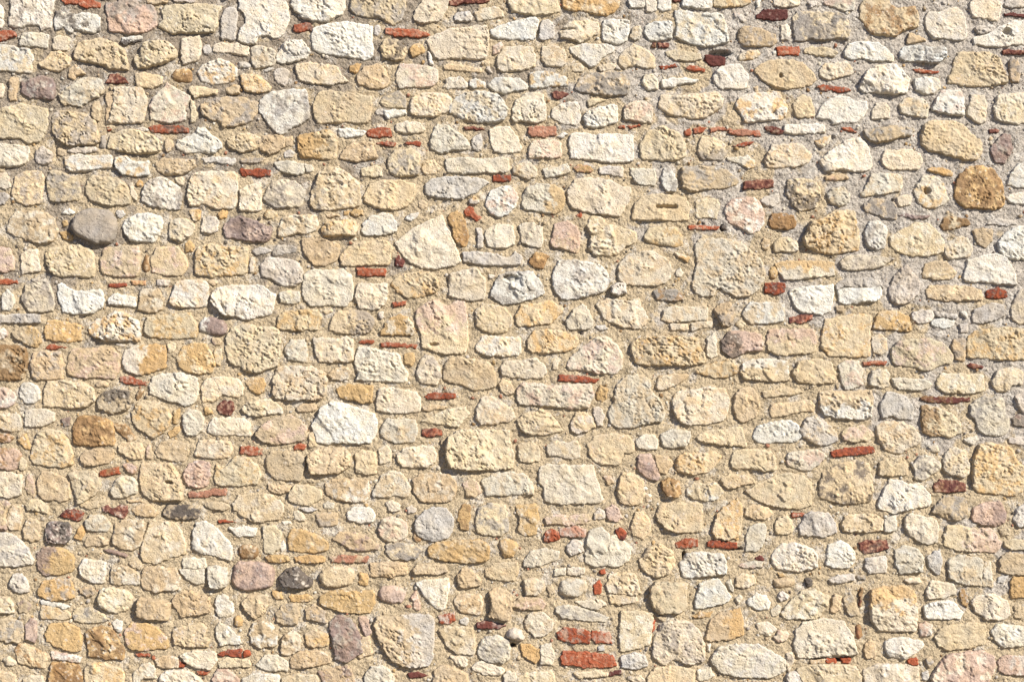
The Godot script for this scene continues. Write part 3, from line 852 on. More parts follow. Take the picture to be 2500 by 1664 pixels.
	["W", "s", 4432, 4486, 4455, 4494, 4451, 4462, 4440, 4454],
	["C", "g", 4536, 4517, 4694, 4517, 4690, 4470, 4607, 4454, 4536, 4466],
	["L", "s", 4734, 4482, 4781, 4486, 4789, 4462, 4757, 4454],
	["CP", "s", 4829, 4478, 4860, 4501, 4915, 4517, 5002, 4517, 5014, 4470, 5002, 4438, 4939, 4434, 4884, 4458, 4829, 4470],
	["YB", "p", 5042, 4462, 5081, 4517, 5208, 4517, 5216, 4478, 5255, 4446, 5366, 4458, 5381, 4423, 5389, 4336, 5326, 4332, 5287, 4312, 5255, 4284, 5176, 4288, 5105, 4300, 5073, 4344, 5042, 4391],
	["WC", "c", 5425, 4399, 5452, 4426, 5508, 4426, 5563, 4450, 5618, 4450, 5658, 4399, 5674, 4312, 5666, 4272, 5634, 4261, 5579, 4269, 5508, 4276, 5476, 4272, 5429, 4328],
	["C", "g", 5685, 4470, 5713, 4517, 5839, 4517, 5879, 4462, 5863, 4399, 5847, 4371, 5792, 4387, 5705, 4395, 5689, 4438],
	["L", "s", 5895, 4478, 5942, 4498, 6029, 4501, 6029, 4458, 5934, 4450, 5895, 4458],
	["D", "b", 5895, 4419, 5942, 4423, 6029, 4407, 6029, 4391, 5958, 4399, 5895, 4407],
	["GY", "l", 4647, 4391, 4671, 4430, 4805, 4426, 4939, 4415, 4971, 4367, 4986, 4288, 4971, 4265, 4892, 4272, 4836, 4257, 4757, 4272, 4686, 4253, 4659, 4257],
	["L", "c", 5721, 4332, 5745, 4347, 5824, 4351, 5836, 4336, 5816, 4308, 5768, 4300, 5737, 4304],
	["W", "c", 5705, 4272, 5816, 4304, 5855, 4336, 5942, 4371, 6045, 4379, 6045, 4233, 5942, 4233, 5887, 4225, 5792, 4229, 5713, 4237],
	["T", "s", 5326, 4296, 5334, 4304, 5389, 4284, 5433, 4261, 5389, 4249, 5322, 4245],
	["Y", "l", 4714, 4209, 4750, 4221, 4821, 4221, 4884, 4205, 4915, 4186, 4892, 4170, 4821, 4170, 4757, 4178, 4718, 4186],
	["WC", "c", 4947, 4190, 4979, 4241, 5042, 4253, 5144, 4249, 5192, 4217, 5239, 4170, 5235, 4134, 5184, 4142, 5113, 4138, 5065, 4154, 4979, 4154, 4951, 4170],
	["WG+", "l", 5275, 4190, 5302, 4221, 5381, 4229, 5460, 4217, 5539, 4221, 5547, 4162, 5508, 4130, 5413, 4134, 5310, 4138, 5279, 4162],
	["D", "b", 5879, 4201, 5918, 4208, 6029, 4197, 6029, 4186, 5966, 4176, 5887, 4179],
	["YT", "p", 5587, 4138, 5618, 4186, 5697, 4193, 5808, 4190, 5863, 4154, 5879, 4107, 5907, 4051, 5903, 4012, 5824, 3996, 5713, 3988, 5618, 4000, 5559, 4012, 5563, 4043, 5587, 4091],
	["GT", "l", 5922, 4142, 5966, 4150, 5982, 4083, 5974, 4012, 5934, 4020, 5922, 4067],
	["CT", "g", 4801, 4083, 4836, 4122, 4908, 4130, 4963, 4138, 5002, 4099, 5002, 4067, 4939, 4051, 4868, 4028, 4829, 4039, 4805, 4059],
	["RN", "b", 4789, 3992, 4836, 4000, 4971, 3980, 4994, 3964, 4931, 3958, 4813, 3964],
	["WC+", "c", 5038, 3980, 5081, 4075, 5121, 4107, 5216, 4122, 5271, 4107, 5310, 4059, 5338, 4036, 5318, 3949, 5239, 3949, 5144, 3957, 5065, 3957],
	["RN", "b", 5350, 4091, 5405, 4092, 5508, 4075, 5492, 4063, 5381, 4071],
	["WY", "c", 5362, 4028, 5437, 4051, 5500, 4036, 5516, 3980, 5476, 3949, 5413, 3949, 5373, 3972],
	["W", "p", 4797, 3838, 4829, 3893, 4900, 3929, 4971, 3929, 5010, 3905, 5081, 3905, 5085, 3854, 5065, 3806, 5018, 3779, 4939, 3779, 4884, 3767, 4876, 3795, 4789, 3806],
	["C", "s", 5113, 3830, 5137, 3893, 5192, 3897, 5219, 3862, 5219, 3806, 5160, 3803, 5113, 3799],
	["CT", "c", 5275, 3885, 5318, 3925, 5366, 3921, 5413, 3917, 5445, 3870, 5441, 3806, 5397, 3810, 5334, 3822, 5287, 3838],
	["WP", "s", 5472, 3870, 5500, 3941, 5531, 3968, 5634, 3964, 5654, 3909, 5658, 3822, 5595, 3822, 5539, 3838, 5472, 3846],
	["CY", "s", 5678, 3862, 5697, 3941, 5776, 3933, 5792, 3862, 5776, 3783, 5753, 3767, 5697, 3799, 5674, 3822],
	["CY", "p", 5820, 3862, 5855, 3941, 5950, 3949, 6045, 3957, 6045, 3775, 5950, 3771, 5887, 3783, 5839, 3806],
	["W", "s", 4596, 3759, 4663, 3767, 4829, 3771, 4836, 3720, 4734, 3716, 4631, 3712, 4599, 3728],
	["R", "b", 4935, 3747, 4986, 3753, 5022, 3724, 5002, 3720, 4947, 3735],
	["D", "b", 5800, 3735, 5832, 3745, 5867, 3731, 5847, 3718, 5808, 3720],
	["TG+", "l", 5065, 3731, 5097, 3739, 5176, 3743, 5239, 3763, 5310, 3751, 5358, 3735, 5342, 3704, 5271, 3688, 5216, 3672, 5144, 3656, 5105, 3672, 5073, 3704],
	["Y", "p", 5405, 3735, 5437, 3783, 5484, 3791, 5587, 3791, 5658, 3759, 5697, 3712, 5760, 3664, 5764, 3617, 5737, 3562, 5681, 3554, 5618, 3570, 5531, 3597, 5445, 3617, 5401, 3649],
	["WC", "s", 4805, 3554, 4868, 3609, 4955, 3672, 5002, 3684, 5050, 3684, 5097, 3633, 5113, 3546, 5105, 3502, 5050, 3491, 4986, 3495, 4947, 3506, 4852, 3491, 4821, 3530],
	["CO", "s", 4781, 3668, 4844, 3696, 4872, 3700, 4852, 3656, 4829, 3633, 4797, 3645],
	["L", "s", 4884, 3708, 4923, 3716, 4919, 3700, 4900, 3696],
	["C", "c", 5168, 3570, 5184, 3609, 5271, 3617, 5350, 3621, 5397, 3593, 5413, 3546, 5389, 3506, 5295, 3502, 5208, 3506, 5180, 3530],
	["MG", "g", 5808, 3625, 5839, 3664, 5887, 3712, 5926, 3704, 5934, 3633, 5918, 3577, 5887, 3538, 5839, 3546, 5816, 3585],
	["OT", "l", 5441, 3506, 5508, 3518, 5587, 3487, 5579, 3463, 5508, 3479, 5452, 3491],
	["TP", "s", 4836, 3459, 4876, 3471, 4955, 3463, 4979, 3451, 4915, 3439, 4844, 3443],
	["CT", "g", 5050, 3356, 5081, 3412, 5113, 3475, 5200, 3479, 5271, 3475, 5295, 3435, 5279, 3372, 5216, 3364, 5137, 3356, 5073, 3341],
	["CO", "p", 5358, 3380, 5397, 3443, 5421, 3471, 5484, 3459, 5524, 3435, 5547, 3372, 5567, 3325, 5539, 3301, 5476, 3277, 5421, 3273, 5381, 3317],
	["BO", "p", 5603, 3388, 5618, 3459, 5674, 3514, 5760, 3526, 5824, 3506, 5871, 3443, 5887, 3372, 5895, 3309, 5855, 3269, 5745, 3273, 5642, 3285, 5595, 3341],
	["WC", "s", 5907, 3412, 5926, 3475, 5974, 3538, 6045, 3546, 6045, 3396, 5982, 3396, 5934, 3408],
	["YK", "p", 4611, 3435, 4678, 3451, 4781, 3435, 4813, 3388, 4809, 3341, 4781, 3273, 4694, 3258, 4647, 3293, 4615, 3356],
	["CT", "p", 4848, 3348, 4876, 3392, 4939, 3400, 4986, 3356, 4971, 3301, 4923, 3285, 4876, 3301],
	["CP", "s", -32, 3485, 32, 3481, 47, 3434, 55, 3394, 24, 3386, -32, 3402],
	["YG", "p", 67, 3394, 87, 3465, 134, 3493, 229, 3497, 253, 3457, 245, 3386, 237, 3307, 174, 3287, 103, 3307, 59, 3355],
	["YG", "p", 272, 3457, 292, 3497, 348, 3493, 395, 3465, 454, 3445, 466, 3386, 462, 3323, 355, 3311, 284, 3319, 272, 3386],
	["YT", "p", 505, 3434, 537, 3469, 600, 3461, 687, 3449, 735, 3418, 762, 3355, 758, 3307, 695, 3291, 608, 3295, 537, 3315, 498, 3362, 490, 3394],
	["C", "s", 750, 3422, 766, 3418, 798, 3347, 790, 3323, 758, 3347],
	["O", "s", 790, 3418, 810, 3441, 829, 3430, 828, 3408, 802, 3406],
	["WG", "p", 837, 3394, 877, 3445, 932, 3457, 971, 3449, 1043, 3402, 1062, 3355, 1050, 3276, 1019, 3264, 948, 3276, 877, 3291, 825, 3319, 825, 3362],
	["C", "s", 1023, 3449, 1058, 3459, 1082, 3434, 1066, 3411, 1035, 3426],
	["CT", "p", 1098, 3426, 1121, 3481, 1232, 3493, 1382, 3485, 1390, 3402, 1374, 3276, 1264, 3272, 1193, 3299, 1106, 3287, 1090, 3347],
	["LG", "g", -32, 3355, 16, 3370, 47, 3347, 24, 3299, -32, 3299],
	["TC", "c", 32, 3141, 55, 3220, 87, 3260, 166, 3260, 261, 3252, 316, 3212, 332, 3141, 308, 3078, 213, 3070, 158, 3086, 87, 3110],
	["W", "g", 359, 3252, 403, 3268, 438, 3252, 411, 3240, 371, 3240],
	["L", "s", 671, 3256, 711, 3264, 731, 3240, 707, 3216, 683, 3228],
	["O", "g", 359, 3189, 383, 3208, 391, 3173, 367, 3165],
	["O", "g", 348, 3137, 395, 3141, 419, 3110, 403, 3090, 363, 3102],
	["G+", "r", 411, 3189, 450, 3244, 505, 3276, 569, 3272, 648, 3260, 683, 3189, 683, 3141, 656, 3078, 600, 3066, 553, 3070, 521, 3086, 458, 3110, 419, 3141],
	["WC", "p", 711, 3165, 735, 3212, 790, 3240, 869, 3248, 940, 3228, 948, 3173, 924, 3110, 900, 3074, 829, 3078, 758, 3086, 727, 3126],
	["CY", "g", 987, 3189, 1019, 3212, 1090, 3216, 1129, 3181, 1137, 3149, 1106, 3110, 1050, 3074, 987, 3102, 987, 3141],
	["OY", "s", 1102, 3260, 1121, 3268, 1177, 3260, 1161, 3212, 1141, 3197, 1118, 3224],
	["LC", "s", 1173, 3173, 1185, 3220, 1256, 3224, 1276, 3189, 1268, 3141, 1224, 3129, 1169, 3141],
	["O", "s", 1276, 3240, 1295, 3260, 1327, 3256, 1323, 3220, 1295, 3211, 1281, 3220],
	["MP", "p", 1307, 3165, 1343, 3212, 1398, 3228, 1485, 3205, 1548, 3173, 1587, 3165, 1584, 3110, 1556, 3074, 1469, 3082, 1390, 3094, 1327, 3102, 1307, 3133],
	["O", "s", 1082, 3070, 1106, 3090, 1129, 3051, 1125, 3027, 1090, 3015, 1078, 3047],
	["PT", "g", -32, 3054, 47, 3039, 71, 2983, 79, 2920, 16, 2900, -32, 2912],
	["C", "s", 118, 3007, 174, 3039, 209, 3031, 233, 2912, 190, 2900, 122, 2889, 115, 2944],
	["Y", "p", 261, 3031, 355, 3054, 450, 3062, 529, 3039, 545, 2983, 549, 2873, 505, 2865, 426, 2881, 340, 2873, 292, 2904, 261, 2960],
	["TP", "g", 588, 2991, 608, 3047, 711, 3051, 806, 3054, 817, 2999, 813, 2936, 798, 2877, 703, 2873, 600, 2885, 577, 2936],
	["BT", "r", 833, 2968, 849, 3007, 869, 2991, 869, 2904, 849, 2893, 829, 2928],
	["YP", "s", 877, 2975, 908, 3039, 956, 3051, 1035, 3047, 1082, 2999, 1094, 2944, 1082, 2904, 1050, 2877, 956, 2885, 885, 2900],
	["YO", "p", 1137, 2983, 1153, 3047, 1232, 3070, 1295, 3051, 1445, 3047, 1449, 2983, 1441, 2889, 1343, 2881, 1232, 2873, 1145, 2889, 1133, 2936],
	["R", "b", -32, 2861, 32, 2859, 95, 2853, 95, 2833, 47, 2829, -32, 2825],
	["R", "b", 628, 2829, 671, 2833, 735, 2837, 735, 2818, 687, 2808, 628, 2811],
	["TO", "b", 766, 2849, 853, 2849, 845, 2825, 766, 2825],
	["L", "s", 916, 2857, 987, 2853, 979, 2818, 912, 2825],
	["WC", "s", 8, 2770, 39, 2798, 67, 2762, 79, 2723, 63, 2683, 8, 2675, 4, 2731],
	["CG", "g", 122, 2762, 150, 2833, 182, 2857, 261, 2857, 292, 2810, 312, 2739, 304, 2675, 237, 2667, 166, 2671, 134, 2715, 115, 2739],
	["W", "s", 332, 2825, 355, 2833, 419, 2794, 474, 2786, 584, 2802, 604, 2746, 592, 2691, 537, 2660, 426, 2656, 363, 2667, 340, 2746],
	["W", "s", 632, 2742, 671, 2774, 727, 2762, 790, 2750, 790, 2699, 719, 2707, 632, 2711],
	["TC", "c", 813, 2762, 829, 2802, 932, 2798, 948, 2739, 948, 2691, 908, 2667, 837, 2671, 802, 2679, 806, 2723],
	["WT", "s", 991, 2746, 1027, 2841, 1066, 2853, 1204, 2853, 1220, 2786, 1208, 2699, 1137, 2691, 1058, 2695, 987, 2715],
	["T", "s", 1220, 2845, 1248, 2853, 1268, 2837, 1244, 2818],
	["WC", "c", 1236, 2762, 1264, 2802, 1335, 2825, 1461, 2821, 1508, 2825, 1556, 2810, 1611, 2762, 1603, 2707, 1587, 2656, 1524, 2644, 1437, 2620, 1374, 2640, 1303, 2652, 1272, 2691, 1232, 2723],
	["LG", "s", -32, 2648, 103, 2652, 229, 2648, 229, 2608, 118, 2604, -32, 2604],
	["TO>", "s", 63, 2549, 87, 2573, 158, 2585, 213, 2565, 237, 2494, 213, 2462, 166, 2470, 111, 2502, 67, 2525],
	["O", "s", 253, 2557, 276, 2620, 355, 2612, 466, 2588, 466, 2502, 395, 2486, 316, 2498, 265, 2510],
	["WO+", "p", 513, 2565, 553, 2620, 632, 2644, 671, 2671, 727, 2667, 766, 2628, 806, 2620, 817, 2565, 813, 2494, 711, 2498, 608, 2502, 513, 2537],
	["MW<", "r", 1161, 2588, 1185, 2632, 1232, 2636, 1303, 2620, 1331, 2581, 1319, 2533, 1256, 2525, 1193, 2549, 1165, 2557],
	["YO", "s", 845, 2596, 861, 2636, 964, 2648, 1106, 2660, 1137, 2612, 1153, 2565, 1145, 2517, 1050, 2510, 948, 2513, 877, 2517, 845, 2553],
	["PW", "g", -32, 2569, 24, 2565, 36, 2533, 16, 2510, -32, 2510],
	["R", "b", 261, 2454, 284, 2478, 387, 2461, 348, 2454, 300, 2446],
	["TP", "g", 1232, 2510, 1272, 2513, 1295, 2494, 1279, 2470, 1248, 2478],
	["L", "s", 667, 2478, 711, 2474, 738, 2462, 703, 2461],
	["C", "s", 1404, 3378, 1435, 3406, 1522, 3426, 1530, 3355, 1526, 3268, 1506, 3258, 1404, 3264, 1400, 3315],
	["CG", "g", 1546, 3355, 1585, 3437, 1664, 3445, 1728, 3434, 1783, 3378, 1783, 3339, 1759, 3283, 1680, 3283, 1617, 3276, 1562, 3307, 1542, 3331],
	["YC", "g", 1842, 3418, 1870, 3489, 1917, 3516, 1972, 3513, 2044, 3473, 2099, 3426, 2107, 3362, 2107, 3291, 2028, 3276, 1925, 3264, 1838, 3276, 1815, 3299, 1822, 3362],
	["Y", "g", 2130, 3355, 2162, 3418, 2249, 3441, 2336, 3441, 2423, 3418, 2434, 3370, 2407, 3307, 2344, 3268, 2241, 3268, 2178, 3291, 2130, 3323],
	["OY", "s", 1538, 3236, 1554, 3260, 1585, 3264, 1621, 3240, 1621, 3220, 1562, 3216],
	["T", "s", 1905, 3240, 1972, 3244, 1984, 3232, 1909, 3224],
	["OT", "g", 2047, 3252, 2075, 3268, 2115, 3264, 2126, 3240, 2091, 3230, 2055, 3238],
	["TC", "g", 1633, 3173, 1649, 3220, 1720, 3236, 1846, 3236, 1862, 3189, 1846, 3141, 1791, 3122, 1743, 3133, 1680, 3110, 1625, 3110, 1621, 3149],
	["YO+", "s", 1882, 3161, 1909, 3189, 1988, 3201, 2059, 3208, 2095, 3173, 2083, 3118, 2004, 3118, 1897, 3110, 1886, 3133],
	["WC", "c", 2123, 3173, 2162, 3224, 2249, 3248, 2296, 3228, 2324, 3181, 2320, 3141, 2265, 3122, 2186, 3118, 2146, 3114, 2115, 3141],
	["LW", "g", 2375, 3220, 2407, 3244, 2454, 3248, 2446, 3228, 2415, 3205, 2383, 3205],
	["L", "g", 1475, 3023, 1522, 3051, 1585, 3027, 1570, 3011, 1491, 3003],
	["GL", "g", 1585, 3015, 1625, 3058, 1680, 3058, 1736, 3047, 1728, 3015, 1664, 3007, 1609, 2995],
	["T", "c", 1763, 3094, 1838, 3098, 1917, 3086, 1984, 3062, 1984, 3015, 1965, 2968, 1901, 2936, 1838, 2944, 1807, 2975, 1775, 3031],
	["YT", "l", 1992, 2999, 2036, 3047, 2107, 3074, 2225, 3090, 2273, 3078, 2304, 3039, 2284, 2991, 2284, 2944, 2170, 2944, 2059, 2938, 1996, 2944],
	["YL", "s", 1459, 2983, 1483, 2983, 1483, 2904, 1463, 2900],
	["LW", "p", 1522, 2944, 1554, 2983, 1649, 2983, 1743, 2960, 1775, 2904, 1767, 2849, 1728, 2818, 1657, 2818, 1593, 2857, 1530, 2881],
	["C", "g", 1779, 2881, 1807, 2912, 1909, 2912, 2012, 2920, 2059, 2881, 2067, 2810, 2059, 2739, 2020, 2695, 1933, 2707, 1822, 2699, 1775, 2746, 1767, 2794],
	["R", "b", 2087, 2928, 2170, 2924, 2261, 2920, 2258, 2877, 2170, 2877, 2087, 2877],
	["D", "g", 2308, 2995, 2336, 2999, 2367, 2960, 2359, 2932, 2312, 2940],
	["C", "s", 2091, 2833, 2154, 2833, 2265, 2833, 2269, 2770, 2249, 2707, 2194, 2679, 2107, 2687, 2079, 2739],
	["CY", "l", 1637, 2778, 1680, 2790, 1751, 2786, 1751, 2723, 1712, 2715, 1637, 2723],
	["RK", "b", 2300, 2723, 2336, 2727, 2379, 2731, 2375, 2703, 2304, 2695],
	["YO", "s", 1625, 2636, 1664, 2671, 1791, 2675, 1854, 2679, 1882, 2652, 1854, 2565, 1759, 2557, 1625, 2569, 1617, 2596],
	["TY", "f", 1886, 2675, 1933, 2683, 1945, 2667, 1909, 2656],
	["YG>", "p", 1949, 2644, 1980, 2675, 2075, 2675, 2154, 2667, 2194, 2612, 2170, 2549, 2083, 2533, 1988, 2545, 1921, 2561, 1933, 2596],
	["OC", "s", 2249, 2581, 2273, 2620, 2336, 2652, 2383, 2636, 2423, 2596, 2419, 2529, 2344, 2533, 2233, 2533, 2229, 2557],
	["R", "b", 2099, 2482, 2115, 2498, 2190, 2502, 2178, 2482, 2115, 2478],
	["YT", "p", 1325, 2525, 1356, 2581, 1435, 2592, 1522, 2581, 1625, 2573, 1641, 2494, 1637, 2399, 1617, 2352, 1522, 2312, 1451, 2320, 1388, 2352, 1341, 2367, 1317, 2446],
	["R", "b", 2225, 2486, 2296, 2486, 2442, 2474, 2438, 2454, 2312, 2462, 2229, 2466],
	["L", "g", 2217, 2664, 2245, 2667, 2245, 2644, 2229, 2624, 2217, 2636],
	["O", "g", 2012, 3256, 2040, 3260, 2036, 3240, 2016, 3240],
	["L", "s", 2489, 3418, 2533, 3449, 2643, 3461, 2754, 3457, 2833, 3445, 2864, 3426, 2801, 3378, 2746, 3347, 2706, 3331, 2628, 3335, 2541, 3339, 2493, 3362],
	["TY", "f", 2450, 3315, 2477, 3323, 2505, 3299, 2493, 3268, 2454, 3272],
	["WP", "p", 2849, 3331, 2880, 3378, 2936, 3406, 2991, 3402, 3030, 3362, 3034, 3323, 3015, 3276, 2975, 3244, 2928, 3220, 2880, 3244, 2849, 3283],
	["CO>", "p", 3062, 3347, 3086, 3394, 3149, 3418, 3244, 3414, 3299, 3378, 3311, 3307, 3283, 3252, 3251, 3240, 3165, 3256, 3078, 3268, 3058, 3299],
	["C", "c", 3326, 3378, 3370, 3445, 3496, 3453, 3583, 3437, 3646, 3402, 3698, 3394, 3686, 3315, 3634, 3228, 3544, 3236, 3441, 3256, 3354, 3276, 3326, 3323],
	["LO", "g", 2750, 3319, 2778, 3343, 2809, 3319, 2785, 3299, 2754, 3303],
	["R", "b", 2718, 3260, 2746, 3287, 2774, 3283, 2770, 3252, 2801, 3236, 2821, 3224, 2793, 3197, 2770, 3220, 2726, 3228],
	["R", "b", 3374, 3236, 3401, 3248, 3413, 3232, 3401, 3216, 3378, 3220],
	["OB", "p", 2620, 3228, 2675, 3264, 2710, 3236, 2734, 3157, 2746, 3110, 2734, 3051, 2706, 3047, 2651, 3102, 2651, 3157, 2628, 3197],
	["C", "c", 2312, 3074, 2422, 3157, 2533, 3212, 2588, 3236, 2608, 3173, 2643, 3110, 2675, 3039, 2703, 2960, 2667, 2940, 2564, 2920, 2477, 2924, 2398, 2960, 2351, 3007],
	["L", "s", 2789, 3157, 2821, 3161, 2829, 3102, 2825, 3047, 2797, 3043, 2801, 3110],
	["C", "s", 2841, 3141, 2880, 3165, 2912, 3185, 2999, 3173, 3011, 3133, 3015, 3062, 2967, 3043, 2896, 3043, 2864, 3051, 2841, 3102],
	["C", "s", 3042, 3173, 3078, 3189, 3125, 3189, 3180, 3157, 3180, 3102, 3172, 3043, 3117, 3054, 3054, 3078],
	["PT", "g", 3236, 3110, 3251, 3189, 3323, 3197, 3378, 3173, 3401, 3110, 3386, 3011, 3323, 3031, 3244, 3047, 3224, 3070],
	["YC", "g", 3441, 3173, 3457, 3228, 3520, 3228, 3567, 3181, 3654, 3157, 3725, 3141, 3733, 3078, 3670, 3054, 3623, 3007, 3575, 2995, 3496, 2999, 3449, 3039, 3465, 3110],
	["L", "s", 2714, 3019, 2833, 3015, 2936, 2999, 2967, 2975, 3022, 3019, 3058, 2991, 3046, 2944, 2959, 2940, 2833, 2944, 2714, 2960],
	["BO", "c", 3109, 2983, 3141, 3015, 3220, 2995, 3196, 2960, 3184, 2920, 3133, 2928, 3101, 2952],
	["WG", "p", 3244, 2904, 3275, 2968, 3370, 2972, 3496, 2952, 3559, 2904, 3575, 2849, 3544, 2786, 3465, 2766, 3386, 2746, 3299, 2739, 3251, 2794, 3236, 2857],
	["YO", "p", 2288, 2837, 2343, 2889, 2422, 2896, 2509, 2900, 2564, 2857, 2572, 2818, 2556, 2786, 2501, 2770, 2446, 2746, 2383, 2754, 2327, 2786, 2292, 2818],
	["C", "s", 2635, 2889, 2722, 2912, 2793, 2924, 2841, 2857, 2845, 2786, 2833, 2742, 2778, 2731, 2706, 2739, 2628, 2762, 2628, 2825],
	["WP", "g", 2868, 2889, 2904, 2877, 2888, 2861, 2868, 2865],
	["WG", "c", 2928, 2881, 2999, 2904, 3117, 2904, 3149, 2865, 3176, 2833, 3192, 2782, 3149, 2750, 3054, 2727, 2991, 2719, 2951, 2707, 2872, 2766, 2904, 2841],
	["LW+", "g", 3583, 2818, 3623, 2841, 3666, 2825, 3670, 2778, 3623, 2766, 3591, 2778],
	["YP^", "c", 2438, 2675, 2509, 2723, 2556, 2739, 2620, 2695, 2675, 2731, 2722, 2723, 2738, 2628, 2742, 2510, 2730, 2431, 2675, 2423, 2580, 2423, 2470, 2466, 2462, 2549, 2438, 2604],
	["YT", "p", 2785, 2683, 2833, 2715, 2951, 2699, 2995, 2644, 2999, 2588, 2959, 2549, 2904, 2537, 2825, 2557, 2789, 2596],
	["YO", "c", 3022, 2644, 3054, 2707, 3133, 2715, 3228, 2731, 3303, 2683, 3259, 2628, 3212, 2596, 3117, 2588, 3046, 2581, 3022, 2612],
	["C", "s", 3319, 2612, 3362, 2683, 3409, 2715, 3449, 2683, 3477, 2612, 3465, 2573, 3409, 2565, 3354, 2561, 3323, 2581],
	["CT", "c", 3496, 2707, 3544, 2742, 3623, 2739, 3694, 2731, 3741, 2746, 3757, 2707, 3796, 2636, 3781, 2588, 3741, 2565, 3638, 2581, 3544, 2628],
	["L", "s", 3492, 2581, 3544, 2588, 3567, 2569, 3528, 2557],
	["WY", "g", 2785, 2454, 2825, 2525, 2912, 2521, 3046, 2517, 3054, 2470, 3054, 2423, 2983, 2407, 2864, 2411, 2801, 2431],
	["YO", "p", 3086, 2494, 3125, 2549, 3204, 2565, 3299, 2553, 3394, 2510, 3386, 2470, 3307, 2431, 3228, 2431, 3125, 2427, 3093, 2454],
	["CP", "p", 3315, 2367, 3386, 2438, 3488, 2517, 3559, 2521, 3623, 2470, 3654, 2407, 3646, 2336, 3615, 2304, 3512, 2304, 3417, 2328, 3330, 2328],
	["Y", "s", 3705, 3236, 3725, 3307, 3772, 3347, 3859, 3359, 3954, 3351, 4025, 3331, 4045, 3276, 4033, 3205, 3954, 3205, 3843, 3208, 3756, 3205, 3709, 3212],
	["YC", "s", 4076, 3236, 4080, 3323, 4136, 3339, 4207, 3327, 4215, 3291, 4203, 3212, 4159, 3228, 4112, 3212, 4084, 3216],
	["R", "b", 4033, 3173, 4080, 3177, 4215, 3169, 4211, 3151, 4128, 3149, 4037, 3151],
	["K", "g", 4226, 3165, 4246, 3173, 4266, 3141, 4242, 3149],  # no stone: the shade in a mortar hole, painted as a dark piece
	["PW", "p", 4254, 3283, 4301, 3331, 4388, 3339, 4451, 3323, 4479, 3260, 4479, 3189, 4451, 3141, 4396, 3126, 4333, 3165, 4270, 3197, 4250, 3244],
	["L", "c", 4459, 3323, 4499, 3343, 4566, 3362, 4570, 3315, 4530, 3283, 4483, 3303],
	["B", "s", 4511, 3197, 4523, 3240, 4586, 3244, 4657, 3232, 4669, 3173, 4649, 3157, 4586, 3149, 4523, 3161],
	["YO", "g", 3776, 3110, 3804, 3157, 3875, 3165, 3954, 3161, 4001, 3110, 4001, 3062, 3970, 3047, 3899, 3062, 3851, 3062, 3788, 3086],
	["T", "s", 4459, 3070, 4483, 3098, 4515, 3090, 4507, 3039, 4487, 3027],
	["YC", "g", 4538, 3062, 4562, 3102, 4617, 3106, 4673, 3078, 4680, 3027, 4641, 3019, 4546, 3023],
	["CT", "s", 3626, 2936, 3662, 2991, 3741, 3019, 3828, 3027, 3875, 2999, 3922, 2960, 3938, 2904, 3922, 2857, 3875, 2825, 3796, 2821, 3709, 2825, 3638, 2849, 3622, 2881],
	["OC", "s", 3954, 3019, 4001, 3007, 4037, 2983, 4033, 2960, 3985, 2983],
	["C", "s", 3958, 2896, 3985, 2924, 4005, 2900, 3993, 2873, 3970, 2873],
	["CT", "p", 4068, 3047, 4096, 3094, 4175, 3098, 4270, 3094, 4349, 3070, 4420, 3015, 4467, 2960, 4487, 2904, 4479, 2849, 4444, 2794, 4396, 2758, 4333, 2754, 4254, 2786, 4222, 2818, 4175, 2762, 4136, 2754, 4072, 2778, 4057, 2841, 4076, 2904, 4088, 2968],
	["OB", "r", 4507, 2904, 4530, 2936, 4566, 2904, 4546, 2865, 4515, 2865],
	["CO^", "s", 4538, 2948, 4601, 2964, 4712, 2964, 4791, 2964, 4886, 2960, 4894, 2928, 4894, 2881, 4775, 2873, 4680, 2857, 4594, 2861],
	["RD", "b", 4483, 2837, 4530, 2841, 4605, 2837, 4605, 2786, 4570, 2766, 4483, 2778],
	["GB", "l", 3831, 2786, 3859, 2798, 3962, 2798, 4001, 2762, 4001, 2735, 3859, 2735],
	["W", "s", 4625, 2790, 4696, 2814, 4823, 2818, 4890, 2829, 4886, 2762, 4870, 2675, 4823, 2652, 4712, 2664, 4673, 2683, 4641, 2746],
	["CT", "g", 3875, 2620, 3891, 2683, 3954, 2699, 4057, 2695, 4143, 2699, 4151, 2660, 4143, 2620, 4064, 2616, 3985, 2608, 3906, 2612],
	["TG+", "g", 4187, 2675, 4222, 2715, 4278, 2723, 4301, 2683, 4297, 2612, 4278, 2581, 4238, 2588, 4207, 2636],
	["WT", "l", 4357, 2660, 4396, 2723, 4499, 2723, 4594, 2719, 4601, 2667, 4594, 2612, 4507, 2600, 4412, 2596, 4372, 2620],
	["Y", "g", 4317, 2596, 4341, 2620, 4372, 2596, 4357, 2573, 4325, 2573],
	["DR", "b", 4629, 2636, 4680, 2648, 4767, 2652, 4759, 2620, 4712, 2600, 4629, 2604],
	["CT", "g", 3930, 2596, 4025, 2596, 4041, 2565, 3985, 2557, 3930, 2557],
	["CT", "g", 4053, 2596, 4112, 2612, 4175, 2608, 4167, 2573, 4104, 2569, 4060, 2553],
	["YO+", "p", 3701, 2486, 3741, 2517, 3859, 2525, 3970, 2521, 4088, 2513, 4104, 2462, 4136, 2407, 4136, 2367, 4033, 2352, 3922, 2359, 3812, 2352, 3725, 2367, 3701, 2431],
	["C", "s", 4147, 2513, 4191, 2537, 4199, 2494, 4203, 2407, 4167, 2395, 4143, 2407],
	["PK<", "g", 4226, 2494, 4270, 2553, 4357, 2553, 4459, 2533, 4475, 2486, 4467, 2446, 4380, 2438, 4333, 2407, 4286, 2399, 4238, 2438],
